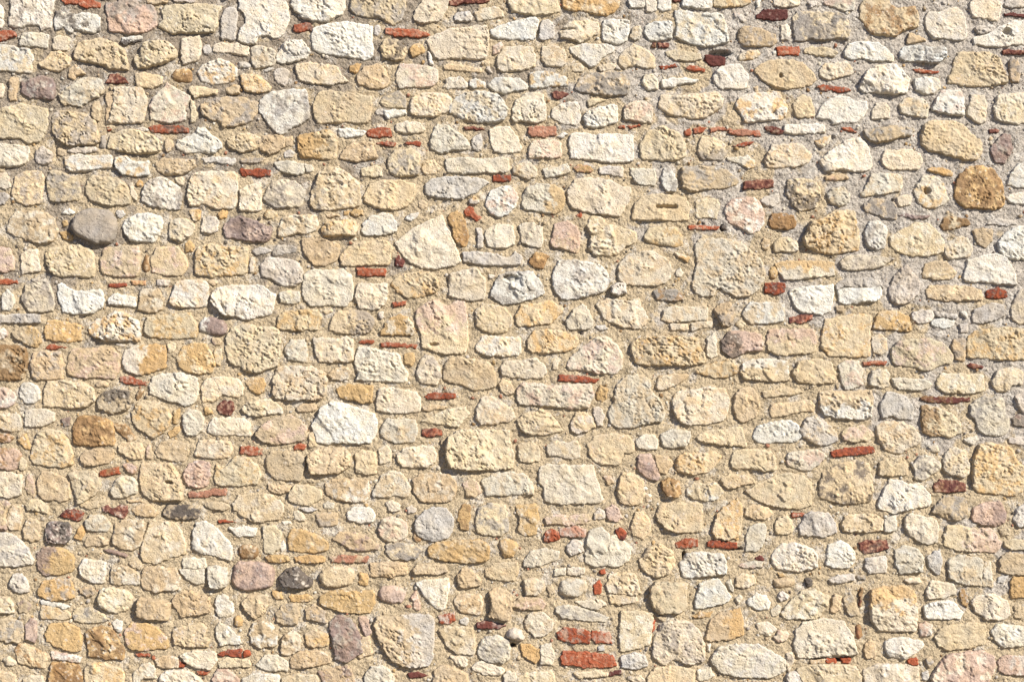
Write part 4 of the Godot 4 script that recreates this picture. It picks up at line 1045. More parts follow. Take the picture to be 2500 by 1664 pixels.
	["YP^", "c", 4491, 2494, 4507, 2561, 4586, 2565, 4696, 2565, 4775, 2565, 4791, 2494, 4775, 2431, 4680, 2423, 4578, 2411, 4507, 2438],
	["L", "s", 3737, 2525, 3752, 2525, 3749, 2510, 3737, 2510],
	["WC", "s", 5903, 3339, 5934, 3362, 6045, 3370, 6045, 3299, 5966, 3299, 5918, 3311],
	["GT", "l", 5065, 3299, 5105, 3331, 5176, 3331, 5247, 3307, 5263, 3260, 5255, 3212, 5192, 3216, 5160, 3236, 5113, 3240, 5073, 3256],
	["C", "s", 5259, 3339, 5318, 3355, 5346, 3343, 5342, 3295, 5271, 3287],
	["M", "l", 5271, 3236, 5318, 3244, 5381, 3228, 5452, 3232, 5445, 3216, 5350, 3216],
	["YO+", "p", 4726, 3126, 4750, 3197, 4813, 3212, 4876, 3256, 4947, 3264, 5010, 3252, 5026, 3173, 5046, 3078, 5034, 3027, 4955, 3019, 4892, 3003, 4821, 3011, 4734, 3047, 4706, 3086],
	["WG", "p", 5073, 3141, 5097, 3197, 5152, 3205, 5200, 3169, 5200, 3102, 5192, 3039, 5144, 3031, 5089, 3054, 5073, 3094],
	["YC", "c", 5219, 3110, 5271, 3141, 5326, 3165, 5381, 3193, 5452, 3181, 5508, 3126, 5539, 3078, 5531, 3015, 5452, 2999, 5350, 2995, 5271, 3015, 5223, 3054],
	["BY", "p", 5516, 3173, 5539, 3220, 5603, 3224, 5674, 3212, 5689, 3181, 5642, 3165, 5595, 3145, 5531, 3149],
	["L", "l", 5780, 3185, 5855, 3216, 5950, 3197, 5962, 3181, 5895, 3177, 5855, 3181],
	["T", "s", 5709, 3149, 5768, 3157, 5824, 3149, 5816, 3086, 5784, 3047, 5745, 3062, 5721, 3102],
	["CT", "p", 5531, 3062, 5579, 3078, 5618, 3110, 5674, 3102, 5705, 3047, 5689, 2991, 5603, 2979, 5547, 2983],
	["W", "p", 5855, 3078, 5903, 3133, 5974, 3169, 6045, 3173, 6045, 2975, 5942, 2975, 5871, 3007],
	["CG", "l", 4927, 2960, 4955, 2991, 5050, 2999, 5144, 2991, 5247, 2983, 5223, 2960, 5144, 2928, 5050, 2912, 4939, 2920],
	["TY", "l", 5401, 2889, 5429, 2952, 5539, 2968, 5579, 2936, 5610, 2896, 5587, 2865, 5516, 2857, 5413, 2869],
	["W", "c", 5650, 2873, 5674, 2968, 5745, 2991, 5824, 3007, 5887, 2999, 5926, 2952, 5958, 2889, 5962, 2825, 5863, 2833, 5760, 2845, 5666, 2845],
	["LG", "g", 5208, 2794, 5247, 2881, 5318, 2944, 5358, 2896, 5397, 2833, 5389, 2778, 5350, 2739, 5318, 2715, 5247, 2711, 5216, 2754],
	["TY", "s", 5429, 2794, 5452, 2821, 5547, 2821, 5666, 2818, 5753, 2794, 5760, 2739, 5666, 2735, 5547, 2731, 5441, 2750],
	["RD", "b", 5780, 2790, 5855, 2810, 5911, 2786, 5903, 2750, 5839, 2742, 5784, 2754],
	["LG", "g", 4900, 2825, 4931, 2853, 5002, 2861, 5097, 2869, 5168, 2833, 5176, 2810, 5065, 2810, 4955, 2818, 4908, 2794],
	["W", "s", 4911, 2794, 4986, 2810, 5065, 2802, 5168, 2818, 5176, 2762, 5129, 2731, 5050, 2723, 4963, 2711, 4923, 2723],
	["CG", "p", 5926, 2683, 5958, 2762, 5982, 2798, 6045, 2794, 6045, 2596, 5974, 2596, 5934, 2636],
	["LG", "s", 5697, 2636, 5721, 2683, 5824, 2719, 5887, 2707, 5895, 2644, 5839, 2620, 5768, 2600, 5705, 2608],
	["T", "s", 4896, 2699, 4947, 2699, 4947, 2667, 4908, 2667],
	["OT", "s", 5117, 2573, 5144, 2652, 5192, 2675, 5271, 2667, 5330, 2636, 5342, 2565, 5318, 2553, 5223, 2565],
	["LW", "g", 5346, 2660, 5413, 2679, 5468, 2675, 5476, 2644, 5460, 2612, 5397, 2600, 5350, 2628],
	["LK", "g", 5480, 2667, 5555, 2656, 5614, 2652, 5614, 2628, 5555, 2628, 5492, 2644],
	["W", "s", 5464, 2612, 5524, 2628, 5595, 2612, 5587, 2581, 5531, 2573, 5468, 2588],
	["W", "s", 5638, 2667, 5662, 2671, 5674, 2628, 5650, 2640],
	["L", "g", 5626, 2588, 5681, 2596, 5674, 2549, 5634, 2541],
	["YO", "g", 4817, 2517, 4832, 2620, 4939, 2640, 5065, 2656, 5105, 2644, 5105, 2549, 5101, 2454, 5105, 2407, 5018, 2403, 4915, 2407, 4860, 2411, 4813, 2470],
	["CT", "s", 5109, 2517, 5160, 2537, 5200, 2510, 5204, 2446, 5168, 2415, 5121, 2431, 5109, 2478],
	["TG", "g", 5579, 2478, 5603, 2510, 5658, 2510, 5666, 2446, 5658, 2383, 5610, 2383, 5587, 2431],
	["YO", "p", 5670, 2510, 5705, 2549, 5816, 2569, 5942, 2577, 6045, 2557, 6045, 2391, 5903, 2383, 5792, 2395, 5674, 2399, 5666, 2454],
	["YP", "p", 5223, 2438, 5263, 2494, 5342, 2510, 5452, 2510, 5539, 2478, 5587, 2423, 5587, 2367, 5508, 2352, 5445, 2320, 5350, 2344, 5239, 2359],
	["BT", "p", -32, 2475, 47, 2471, 142, 2459, 154, 2396, 150, 2332, 118, 2269, 47, 2265, -32, 2265],
	["TG", "g", 170, 2372, 190, 2427, 261, 2439, 348, 2435, 367, 2356, 359, 2277, 276, 2269, 190, 2269, 178, 2317],
	["TP", "p", 387, 2380, 411, 2447, 513, 2459, 656, 2455, 699, 2404, 695, 2340, 663, 2269, 569, 2285, 513, 2277, 426, 2285, 383, 2309],
	["OW<", "s", 711, 2388, 727, 2443, 798, 2467, 900, 2475, 967, 2467, 971, 2396, 964, 2340, 892, 2313, 821, 2297, 735, 2321, 715, 2356],
	["Y", "s", 979, 2475, 995, 2494, 1027, 2479, 1019, 2435, 991, 2419, 979, 2435],
	["OY", "p", 1031, 2404, 1066, 2459, 1129, 2486, 1193, 2486, 1240, 2427, 1256, 2356, 1232, 2313, 1169, 2301, 1106, 2313, 1050, 2340],
	["YO", "s", 1252, 2443, 1295, 2451, 1295, 2388, 1279, 2356, 1256, 2364],
	["RN", "b", 699, 2289, 750, 2289, 806, 2269, 865, 2257, 857, 2234, 790, 2242, 742, 2242, 699, 2257],
	["C", "c", 869, 2238, 892, 2285, 948, 2301, 1050, 2309, 1153, 2277, 1161, 2206, 1145, 2143, 1098, 2115, 1003, 2143, 924, 2167, 873, 2190],
	["CY", "g", 1173, 2222, 1200, 2277, 1295, 2285, 1390, 2277, 1422, 2230, 1414, 2175, 1374, 2163, 1303, 2186, 1248, 2143, 1185, 2135],
	["W", "p", 107, 2198, 130, 2253, 182, 2253, 221, 2214, 229, 2159, 197, 2131, 150, 2131, 111, 2167],
	["Y", "s", 249, 2206, 269, 2261, 355, 2265, 474, 2253, 545, 2214, 553, 2151, 498, 2107, 395, 2103, 316, 2111, 249, 2115],
	["T", "r", 557, 2250, 584, 2265, 632, 2250, 624, 2226, 584, 2222, 561, 2230],
	["TK^", "p", 561, 2159, 600, 2194, 679, 2214, 750, 2198, 766, 2143, 742, 2092, 679, 2080, 656, 2068, 600, 2088, 569, 2111],
	["BT", "s", 790, 2175, 806, 2210, 833, 2210, 825, 2178, 798, 2151],
	["PC", "p", -32, 2214, 24, 2222, 79, 2198, 87, 2151, 47, 2103, -32, 2103],
	["C", "g", 142, 2088, 197, 2099, 261, 2099, 316, 2072, 308, 2024, 245, 1997, 190, 1993, 138, 2001],
	["YO", "p", 766, 2072, 790, 2127, 829, 2151, 877, 2139, 971, 2111, 999, 2048, 987, 2001, 940, 1953, 900, 1926, 837, 1961, 798, 1985, 770, 2024],
	["OY", "s", 1015, 2092, 1046, 2096, 1043, 2040, 1027, 2009, 1011, 2017],
	["OY", "s", 1189, 2103, 1208, 2111, 1248, 2076, 1208, 2064, 1189, 2072],
	["D", "b", 1272, 2119, 1303, 2143, 1358, 2143, 1370, 2096, 1343, 2060, 1295, 2068, 1268, 2088],
	["C", "p", 1066, 2064, 1106, 2092, 1169, 2084, 1193, 2032, 1185, 1969, 1137, 1938, 1090, 1945, 1066, 2001],
	["MG", "s", 355, 2036, 403, 2048, 399, 2001, 367, 1997],
	["CY", "g", -32, 2072, 47, 2072, 103, 2064, 122, 2009, 111, 1969, 55, 1965, -32, 1993],
	["BO", "p", 419, 1985, 450, 2056, 537, 2056, 616, 2040, 656, 2017, 667, 1945, 667, 1886, 592, 1886, 505, 1882, 426, 1890],
	["BT", "s", 659, 2005, 687, 2017, 750, 1993, 786, 1922, 758, 1894, 731, 1930, 679, 1969],
	["O", "s", 979, 1957, 1019, 1985, 1046, 1997, 1035, 1953, 991, 1930],
	["C", "s", 1216, 2001, 1248, 2044, 1327, 2048, 1422, 2040, 1465, 2017, 1465, 1938, 1374, 1945, 1264, 1942, 1216, 1961],
	["BP", "g", -32, 1945, 47, 1945, 71, 1922, 47, 1902, -32, 1906],
	["O", "s", 95, 1914, 142, 1949, 162, 1922, 166, 1863, 146, 1863, 118, 1890],
	["YO", "p", 182, 1859, 209, 1953, 269, 1977, 348, 1969, 395, 1914, 419, 1843, 419, 1764, 348, 1756, 261, 1764, 197, 1772, 170, 1811],
	["PB", "p", -32, 1867, 47, 1867, 95, 1859, 118, 1819, 111, 1756, 47, 1736, -32, 1756],
	["Y", "g", 115, 1819, 146, 1795, 146, 1748, 118, 1728, 103, 1756],
	["T", "s", 462, 1811, 482, 1851, 569, 1863, 663, 1859, 663, 1819, 632, 1776, 553, 1768, 490, 1760, 466, 1788],
	["YT", "s", 687, 1874, 711, 1902, 758, 1902, 829, 1894, 841, 1859, 829, 1811, 794, 1799, 742, 1819, 695, 1847],
	["TP", "g", 849, 1855, 865, 1890, 889, 1843, 885, 1803, 857, 1807],
	["T", "l", 908, 1859, 940, 1906, 1019, 1914, 1098, 1890, 1098, 1843, 1074, 1791, 987, 1795, 916, 1811],
	["CT", "g", 1141, 1859, 1161, 1914, 1232, 1918, 1343, 1906, 1362, 1867, 1343, 1819, 1295, 1803, 1224, 1811, 1137, 1823],
	["RN", "b", 1402, 1874, 1445, 1878, 1536, 1867, 1532, 1827, 1461, 1827, 1402, 1839],
	["PB", "s", 719, 1772, 758, 1772, 798, 1760, 790, 1720, 758, 1724, 727, 1748],
	["RB", "b", 573, 1709, 584, 1736, 687, 1760, 695, 1716, 640, 1705, 577, 1697],
	["YT", "c", 391, 1716, 442, 1732, 545, 1736, 569, 1693, 588, 1645, 553, 1598, 490, 1558, 450, 1535, 426, 1606, 411, 1677],
	["CY", "g", 640, 1606, 671, 1685, 711, 1705, 766, 1697, 798, 1669, 794, 1606, 735, 1582, 663, 1574],
	["YT", "g", 813, 1709, 821, 1776, 908, 1780, 1003, 1776, 1035, 1709, 1066, 1637, 1062, 1566, 987, 1562, 892, 1558, 837, 1598, 813, 1653],
	["PM", "p", 1070, 1709, 1098, 1780, 1169, 1795, 1224, 1780, 1232, 1724, 1208, 1645, 1161, 1634, 1098, 1645, 1070, 1685],
	["C", "s", -32, 1728, 55, 1724, 118, 1709, 122, 1653, 118, 1598, 39, 1574, -32, 1598],
	["TP", "s", 142, 1685, 166, 1716, 190, 1677, 201, 1606, 190, 1582, 158, 1598, 142, 1637],
	["TY", "c", 209, 1685, 245, 1732, 300, 1724, 363, 1701, 403, 1645, 407, 1574, 348, 1551, 316, 1566, 253, 1566, 213, 1598],
	["NR", "b", 1094, 1610, 1153, 1606, 1232, 1626, 1323, 1626, 1323, 1594, 1248, 1590, 1161, 1574, 1098, 1578],
	["T", "c", 458, 1535, 505, 1555, 569, 1555, 565, 1519, 505, 1511],
	["T", "l", 742, 1558, 821, 1562, 829, 1555, 766, 1547],
	["Y", "g", 146, 1535, 170, 1566, 229, 1566, 276, 1519, 276, 1476, 245, 1495, 190, 1503, 150, 1503],
	["T", "s", 766, 1511, 821, 1535, 877, 1539, 920, 1495, 900, 1464, 829, 1468, 790, 1480],
	["DW", "b", 588, 1523, 624, 1531, 656, 1511, 695, 1531, 746, 1531, 746, 1487, 719, 1456, 671, 1468, 632, 1487, 592, 1495],
	["DR", "b", 336, 1472, 379, 1507, 442, 1511, 486, 1487, 466, 1440, 411, 1444, 363, 1464],
	["KT", "l", 948, 1487, 964, 1527, 1050, 1535, 1121, 1531, 1173, 1495, 1153, 1460, 1058, 1448, 1003, 1456, 956, 1472],
	["T", "l", 1197, 1543, 1240, 1555, 1327, 1543, 1343, 1519, 1303, 1503, 1232, 1511, 1197, 1527],
	["TM", "g", -32, 1555, 32, 1558, 51, 1535, 24, 1480, 32, 1385, -32, 1385],
	["TC", "g", 39, 1495, 71, 1535, 111, 1519, 122, 1456, 111, 1385, 47, 1393, 24, 1440],
	["CT", "g", 1664, 2451, 1696, 2502, 1783, 2506, 1795, 2443, 1795, 2372, 1743, 2380, 1688, 2384, 1676, 2419],
	["CY", "g", 1834, 2514, 1901, 2514, 1972, 2510, 2028, 2522, 2067, 2506, 2067, 2380, 1972, 2372, 1870, 2376, 1846, 2419],
	["C", "p", 2079, 2411, 2099, 2459, 2186, 2455, 2265, 2431, 2336, 2423, 2359, 2348, 2387, 2309, 2379, 2250, 2265, 2261, 2170, 2261, 2083, 2269, 2099, 2309, 2071, 2356],
	["O", "s", 2367, 2419, 2423, 2427, 2427, 2380, 2407, 2352, 2371, 2364],
	["CG", "g", 2438, 2301, 2454, 2372, 2486, 2411, 2541, 2404, 2573, 2348, 2581, 2285, 2557, 2238, 2486, 2246, 2442, 2269],
	["CT", "l", 1597, 2253, 1617, 2340, 1712, 2352, 1830, 2344, 1893, 2317, 1913, 2269, 1905, 2182, 1870, 2151, 1775, 2155, 1680, 2151, 1617, 2159, 1593, 2198],
	["TC", "s", 1917, 2301, 1965, 2340, 2028, 2340, 2059, 2317, 2036, 2277, 1988, 2265, 1941, 2277],
	["OT", "s", 1435, 2253, 1483, 2281, 1538, 2281, 1550, 2238, 1538, 2198, 1499, 2186, 1459, 2214],
	["O", "c", 1965, 2214, 2028, 2242, 2115, 2238, 2186, 2234, 2182, 2175, 2170, 2139, 2123, 2131, 2067, 2151, 1988, 2167],
	["C", "p", 2201, 2151, 2217, 2222, 2296, 2222, 2438, 2198, 2462, 2151, 2462, 2080, 2383, 2072, 2296, 2072, 2201, 2088],
	["RN", "b", 2486, 2175, 2525, 2194, 2596, 2190, 2667, 2190, 2667, 2163, 2588, 2151, 2502, 2151],
	["YC", "p", 1412, 2096, 1443, 2135, 1499, 2151, 1570, 2155, 1625, 2127, 1657, 2072, 1585, 2072, 1522, 2056, 1451, 2064],
	["T", "g", 1728, 2099, 1775, 2127, 1815, 2135, 1854, 2119, 1846, 2088, 1783, 2080, 1736, 2084],
	["WC", "p", 1822, 2001, 1854, 2048, 1878, 2103, 1941, 2143, 1996, 2135, 2091, 2103, 2186, 2072, 2209, 2032, 2201, 1961, 2170, 1898, 2075, 1894, 1996, 1902, 1909, 1890, 1854, 1906, 1838, 1945],
	["TP", "s", 1495, 1961, 1554, 2017, 1633, 2048, 1680, 2068, 1751, 2032, 1791, 1993, 1799, 1945, 1775, 1914, 1680, 1898, 1601, 1890, 1530, 1914, 1499, 1938],
	["CT", "g", 2233, 1993, 2265, 2040, 2344, 2036, 2438, 2032, 2446, 1961, 2423, 1906, 2344, 1894, 2265, 1914, 2225, 1945],
	["RP", "b", 1720, 1882, 1759, 1898, 1795, 1882, 1783, 1863, 1720, 1855],
	["YT", "s", 1807, 1945, 1830, 1961, 1842, 1914, 1854, 1878, 1807, 1874],
	["TY+", "l", 1799, 1827, 1838, 1855, 1917, 1863, 2012, 1870, 2047, 1835, 2051, 1764, 1980, 1724, 1893, 1716, 1815, 1716, 1799, 1772],
	["Y", "s", 2079, 1835, 2115, 1855, 2194, 1847, 2205, 1780, 2198, 1716, 2138, 1716, 2083, 1728],
	["CY", "s", 2213, 1859, 2257, 1886, 2288, 1859, 2288, 1791, 2225, 1776],
	["T", "g", 1550, 1811, 1585, 1851, 1680, 1851, 1775, 1823, 1787, 1780, 1763, 1677, 1680, 1677, 1617, 1685, 1562, 1732],
	["YO", "s", 1250, 1693, 1262, 1772, 1309, 1740, 1372, 1819, 1435, 1819, 1506, 1764, 1526, 1709, 1506, 1661, 1428, 1649, 1317, 1649, 1258, 1653],
	["CY", "g", 2324, 1827, 2367, 1867, 2470, 1882, 2541, 1874, 2557, 1819, 2549, 1780, 2486, 1756, 2423, 1756, 2359, 1756, 2328, 1788],
	["CT", "g", 2201, 1653, 2241, 1716, 2296, 1736, 2352, 1724, 2407, 1637, 2383, 1582, 2312, 1590, 2249, 1582, 2186, 1582, 2182, 1606],
	["TC", "c", 2415, 1685, 2470, 1716, 2565, 1724, 2636, 1709, 2675, 1653, 2660, 1582, 2620, 1551, 2549, 1551, 2470, 1551, 2423, 1614],
	["T", "g", 1562, 1657, 1633, 1649, 1704, 1645, 1696, 1614, 1633, 1602, 1578, 1618],
	["YT", "s", 1688, 1598, 1720, 1649, 1799, 1653, 1878, 1614, 1886, 1574, 1830, 1543, 1775, 1531, 1696, 1555],
	["TW", "s", 1901, 1653, 1933, 1681, 2028, 1685, 2154, 1677, 2166, 1614, 2138, 1551, 2051, 1551, 1941, 1574, 1905, 1614],
	["T", "s", 1791, 1681, 1830, 1689, 1838, 1669, 1799, 1669],
	["YC", "g", 1356, 1543, 1396, 1590, 1475, 1602, 1585, 1598, 1657, 1535, 1657, 1487, 1625, 1448, 1554, 1440, 1491, 1432, 1412, 1472, 1364, 1511],
	["C", "g", 1886, 1539, 1917, 1558, 1953, 1543, 1949, 1515, 1901, 1515],
	["L", "l", 1743, 1515, 1799, 1519, 1854, 1511, 1838, 1499, 1775, 1499],
	["C", "g", 2257, 1551, 2304, 1558, 2344, 1535, 2336, 1503, 2280, 1499],
	["L", "g", 2383, 1519, 2415, 1531, 2438, 1511, 2423, 1487, 2391, 1487],
	["R", "b", 1270, 1440, 1309, 1448, 1380, 1432, 1341, 1432, 1277, 1428],
	["C", "g", 1712, 1495, 1743, 1507, 1791, 1456, 1775, 1440, 1720, 1452],
	["TG", "g", 1846, 1480, 1878, 1487, 1972, 1487, 1972, 1416, 1917, 1408, 1870, 1408],
	["W", "s", 2032, 1487, 2059, 1519, 2123, 1523, 2178, 1515, 2198, 1480, 2186, 1440, 2115, 1424, 2075, 1440, 2040, 1448],
	["CP", "g", 2217, 1408, 2241, 1456, 2304, 1468, 2359, 1448, 2391, 1401, 2383, 1345, 2320, 1314, 2257, 1322, 2217, 1361],
	["TY", "p", 2596, 2332, 2620, 2396, 2691, 2400, 2785, 2388, 2872, 2364, 2904, 2309, 2904, 2230, 2849, 2214, 2785, 2202, 2722, 2230, 2635, 2253, 2596, 2277],
	["C", "p", 2932, 2340, 2951, 2380, 3038, 2380, 3141, 2396, 3188, 2356, 3204, 2309, 3172, 2277, 3078, 2277, 2991, 2281, 2939, 2301],
	["CT", "s", 3240, 2380, 3271, 2384, 3267, 2332, 3240, 2329],
	["RN", "b", 3271, 2297, 3330, 2299, 3433, 2285, 3508, 2269, 3480, 2252, 3370, 2257, 3271, 2261],
	["TY", "p", 2920, 2246, 2951, 2277, 2999, 2253, 3011, 2198, 2975, 2178, 2936, 2198],
	["CP", "g", 3030, 2206, 3062, 2250, 3172, 2246, 3228, 2230, 3338, 2246, 3465, 2242, 3477, 2175, 3449, 2103, 3338, 2099, 3236, 2111, 3133, 2123, 3054, 2123, 3026, 2159],
	["O", "g", 3496, 2190, 3520, 2234, 3559, 2214, 3552, 2159, 3528, 2135, 3500, 2151],
	["T", "l", 2470, 2111, 2533, 2123, 2620, 2115, 2604, 2099, 2517, 2088, 2473, 2092],
	["Y", "p", 2509, 2040, 2564, 2072, 2643, 2103, 2722, 2107, 2754, 2072, 2722, 2032, 2683, 1993, 2612, 1997, 2556, 2009, 2462, 2024],
	["CT", "g", 2793, 2103, 2825, 2167, 2880, 2175, 2951, 2127, 2999, 2096, 3015, 2048, 2983, 2021, 2912, 2013, 2825, 2005, 2785, 2040],
	["DR", "b", 2470, 1977, 2533, 1985, 2588, 1977, 2588, 1942, 2517, 1934, 2470, 1938],
	["YT+", "l", 3030, 2032, 3070, 2072, 3141, 2080, 3165, 2099, 3220, 2072, 3267, 2024, 3299, 1965, 3220, 1953, 3172, 1942, 3093, 1953, 3046, 1985],
	["YL", "s", 3346, 2009, 3370, 2068, 3425, 2080, 3465, 2048, 3488, 1993, 3449, 1969, 3386, 1953, 3350, 1965],
	["L", "s", 3473, 2103, 3512, 2111, 3544, 2064, 3528, 2001, 3504, 1993, 3488, 2048],
	["T", "g", 2584, 1914, 2628, 1930, 2620, 1859, 2588, 1874],
	["Y+", "g", 2612, 1859, 2628, 1938, 2706, 1977, 2801, 1973, 2904, 1973, 2983, 1977, 2991, 1906, 3011, 1827, 3007, 1752, 2896, 1740, 2770, 1740, 2643, 1752, 2616, 1803],
	["TY", "s", 3038, 1890, 3117, 1906, 3157, 1874, 3165, 1795, 3117, 1784, 3046, 1788, 3034, 1843],
	["CY", "g", 3204, 1882, 3259, 1910, 3330, 1898, 3378, 1914, 3401, 1874, 3401, 1819, 3354, 1795, 3299, 1819, 3212, 1827],
	["YT", "g", 3441, 1890, 3488, 1938, 3591, 1953, 3694, 1938, 3721, 1882, 3717, 1843, 3654, 1839, 3638, 1772, 3559, 1768, 3488, 1788, 3457, 1819],
	["CT", "g", 2817, 1677, 2880, 1709, 2983, 1728, 3070, 1716, 3117, 1669, 3129, 1598, 3046, 1598, 2951, 1590, 2849, 1590, 2833, 1637],
	["TP", "g", 2710, 1661, 2770, 1689, 2801, 1661, 2817, 1606, 2778, 1582, 2738, 1582],
	["C", "s", 3161, 1756, 3212, 1772, 3346, 1768, 3473, 1772, 3488, 1709, 3512, 1645, 3536, 1566, 3520, 1547, 3401, 1543, 3267, 1539, 3188, 1558, 3188, 1637, 3157, 1669],
	["TP", "s", 3532, 1705, 3575, 1705, 3595, 1669, 3567, 1653],
	["OB", "s", 2687, 1495, 2706, 1539, 2750, 1531, 2754, 1464, 2738, 1385, 2699, 1397, 2683, 1448],
	["YG", "g", 2785, 1432, 2801, 1519, 2880, 1543, 2959, 1535, 2975, 1472, 2979, 1385, 2936, 1353, 2833, 1361, 2785, 1385],
	["OT", "c", 3018, 1531, 3149, 1535, 3157, 1456, 3141, 1361, 3070, 1353, 3034, 1385, 3046, 1456],
	["TP", "l", 3188, 1452, 3220, 1476, 3330, 1472, 3449, 1480, 3457, 1448, 3417, 1420, 3307, 1416, 3204, 1424],
	["LT", "g", 3480, 1487, 3512, 1511, 3544, 1495, 3544, 1456, 3488, 1452],
	["P", "g", 3548, 1511, 3591, 1535, 3623, 1511, 3650, 1456, 3615, 1436, 3567, 1448],
	["L", "s", 2430, 1432, 2477, 1495, 2549, 1523, 2620, 1511, 2655, 1456, 2651, 1377, 2620, 1337, 2541, 1322, 2462, 1345, 2430, 1385],
	["YO", "s", 4080, 2313, 4136, 2356, 4222, 2372, 4286, 2388, 4321, 2348, 4317, 2309, 4262, 2285, 4191, 2281, 4143, 2293],
	["TC", "g", 3847, 2230, 3859, 2285, 3946, 2301, 4033, 2301, 4025, 2269, 3954, 2238, 3906, 2210, 3855, 2210],
	["YW^", "s", 4337, 2309, 4357, 2364, 4428, 2392, 4530, 2388, 4617, 2376, 4625, 2325, 4621, 2261, 4530, 2257, 4428, 2269, 4361, 2277],
	["Y", "s", 4649, 2317, 4680, 2372, 4783, 2396, 4870, 2372, 4902, 2309, 4886, 2253, 4775, 2242, 4688, 2253, 4649, 2285],
	["CT", "p", 3563, 2072, 3598, 2151, 3614, 2238, 3654, 2285, 3749, 2297, 3812, 2269, 3812, 2206, 3875, 2143, 3899, 2080, 3883, 2024, 3828, 2024, 3764, 2001, 3638, 1981, 3583, 2009],
	["CT", "c", 3938, 2151, 3970, 2198, 4064, 2210, 4159, 2230, 4254, 2214, 4274, 2151, 4270, 2080, 4238, 2032, 4151, 2009, 4033, 2005, 3978, 2032, 3950, 2088],
	["T", "s", 4309, 2167, 4333, 2214, 4404, 2226, 4447, 2175, 4455, 2103, 4428, 2048, 4357, 2017, 4317, 2048, 4301, 2103],
	["YT", "l", 4471, 2198, 4523, 2210, 4617, 2222, 4704, 2198, 4665, 2182, 4578, 2178, 4483, 2167],
	["YT", "g", 4507, 2080, 4530, 2127, 4633, 2135, 4744, 2151, 4775, 2119, 4767, 2080, 4712, 2084, 4625, 2064, 4523, 2048],
	["C", "s", 3725, 1914, 3764, 1942, 3843, 1945, 3855, 1906, 3851, 1863, 3788, 1863, 3741, 1870],
	["C", "s", 3875, 1945, 3922, 1973, 4041, 1973, 4049, 1930, 4025, 1874, 3954, 1870, 3883, 1878],
	["Y", "s", 4084, 1930, 4120, 1961, 4230, 1977, 4341, 1993, 4365, 1938, 4380, 1878, 4301, 1882, 4215, 1890, 4112, 1906],
	["W", "p", 4412, 1938, 4436, 1997, 4530, 2021, 4633, 2032, 4688, 1993, 4704, 1930, 4665, 1902, 4554, 1902, 4475, 1894, 4420, 1914],
	["LT", "s", 4692, 1977, 4728, 2040, 4775, 2056, 4838, 2024, 4894, 1969, 4917, 1914, 4886, 1898, 4815, 1882, 4744, 1906, 4704, 1938],
	["PM", "p", 3733, 1764, 3741, 1827, 3812, 1835, 3843, 1780, 3867, 1716, 3859, 1677, 3812, 1685, 3749, 1724],
	["T", "g", 3835, 1827, 3914, 1819, 3946, 1780, 3906, 1716, 3867, 1724, 3847, 1780],
	["YO", "p", 3962, 1780, 3978, 1827, 4049, 1843, 4104, 1835, 4183, 1847, 4230, 1827, 4207, 1780, 4159, 1732, 4064, 1709, 4001, 1724, 3966, 1740],
	["YT", "l", 4282, 1788, 4301, 1851, 4396, 1863, 4523, 1847, 4546, 1803, 4550, 1740, 4491, 1736, 4396, 1748, 4317, 1744, 4286, 1764],
	["CP", "p", 4609, 1780, 4625, 1839, 4712, 1855, 4807, 1859, 4854, 1819, 4807, 1780, 4744, 1732, 4696, 1740, 4633, 1756],
	["YT", "s", 3618, 1622, 3638, 1716, 3701, 1724, 3772, 1669, 3780, 1598, 3764, 1551, 3701, 1527, 3638, 1551],
	["BO+", "s", 3875, 1669, 3922, 1689, 3978, 1677, 3993, 1598, 3954, 1578, 3906, 1590, 3883, 1630],
	["YW", "g", 4025, 1630, 4064, 1661, 4136, 1657, 4199, 1665, 4238, 1606, 4207, 1566, 4136, 1558, 4064, 1574, 4025, 1598],
	["YT", "s", 4226, 1685, 4270, 1712, 4357, 1709, 4420, 1685, 4428, 1665, 4349, 1649, 4270, 1630, 4238, 1653],
	["YT", "c", 4372, 1614, 4451, 1661, 4562, 1712, 4649, 1720, 4728, 1693, 4759, 1653, 4756, 1535, 4696, 1515, 4601, 1515, 4507, 1535, 4428, 1566],
	["YT", "s", 3847, 1487, 3875, 1539, 3993, 1551, 4116, 1543, 4116, 1456, 4112, 1377, 3985, 1373, 3922, 1385, 3883, 1424, 3851, 1448],
	["YO", "c", 4183, 1416, 4207, 1487, 4278, 1543, 4325, 1574, 4353, 1535, 4349, 1448, 4337, 1353, 4270, 1329, 4191, 1345, 4175, 1377],
	["TY", "s", 4365, 1519, 4412, 1535, 4499, 1519, 4530, 1487, 4499, 1452, 4428, 1452, 4372, 1472],
	["R", "b", 4637, 1483, 4712, 1491, 4712, 1468, 4657, 1457],
	["YT", "s", 3709, 1440, 3725, 1487, 3764, 1495, 3812, 1448, 3816, 1377, 3772, 1337, 3717, 1353, 3697, 1393],
	["Y", "s", 4542, 1424, 4570, 1460, 4617, 1472, 4645, 1432, 4649, 1377, 4617, 1361, 4546, 1369],
	["W", "s", 3772, 1637, 3792, 1641, 3792, 1622, 3772, 1620],
	["TW", "f", 3780, 1606, 3812, 1598, 3820, 1558, 3788, 1551],
	["RN", "b", 5058, 2372, 5121, 2381, 5204, 2376, 5196, 2356, 5137, 2358, 5065, 2352],
	["DN", "b", 5666, 2352, 5697, 2368, 5768, 2348, 5760, 2336, 5705, 2336],
	["CP", "s", 4919, 2356, 4963, 2380, 5034, 2380, 5058, 2332, 5058, 2238, 5010, 2218, 4955, 2214, 4931, 2269],
	["CY", "g", 5093, 2277, 5113, 2321, 5184, 2332, 5216, 2309, 5212, 2230, 5168, 2218, 5105, 2242],
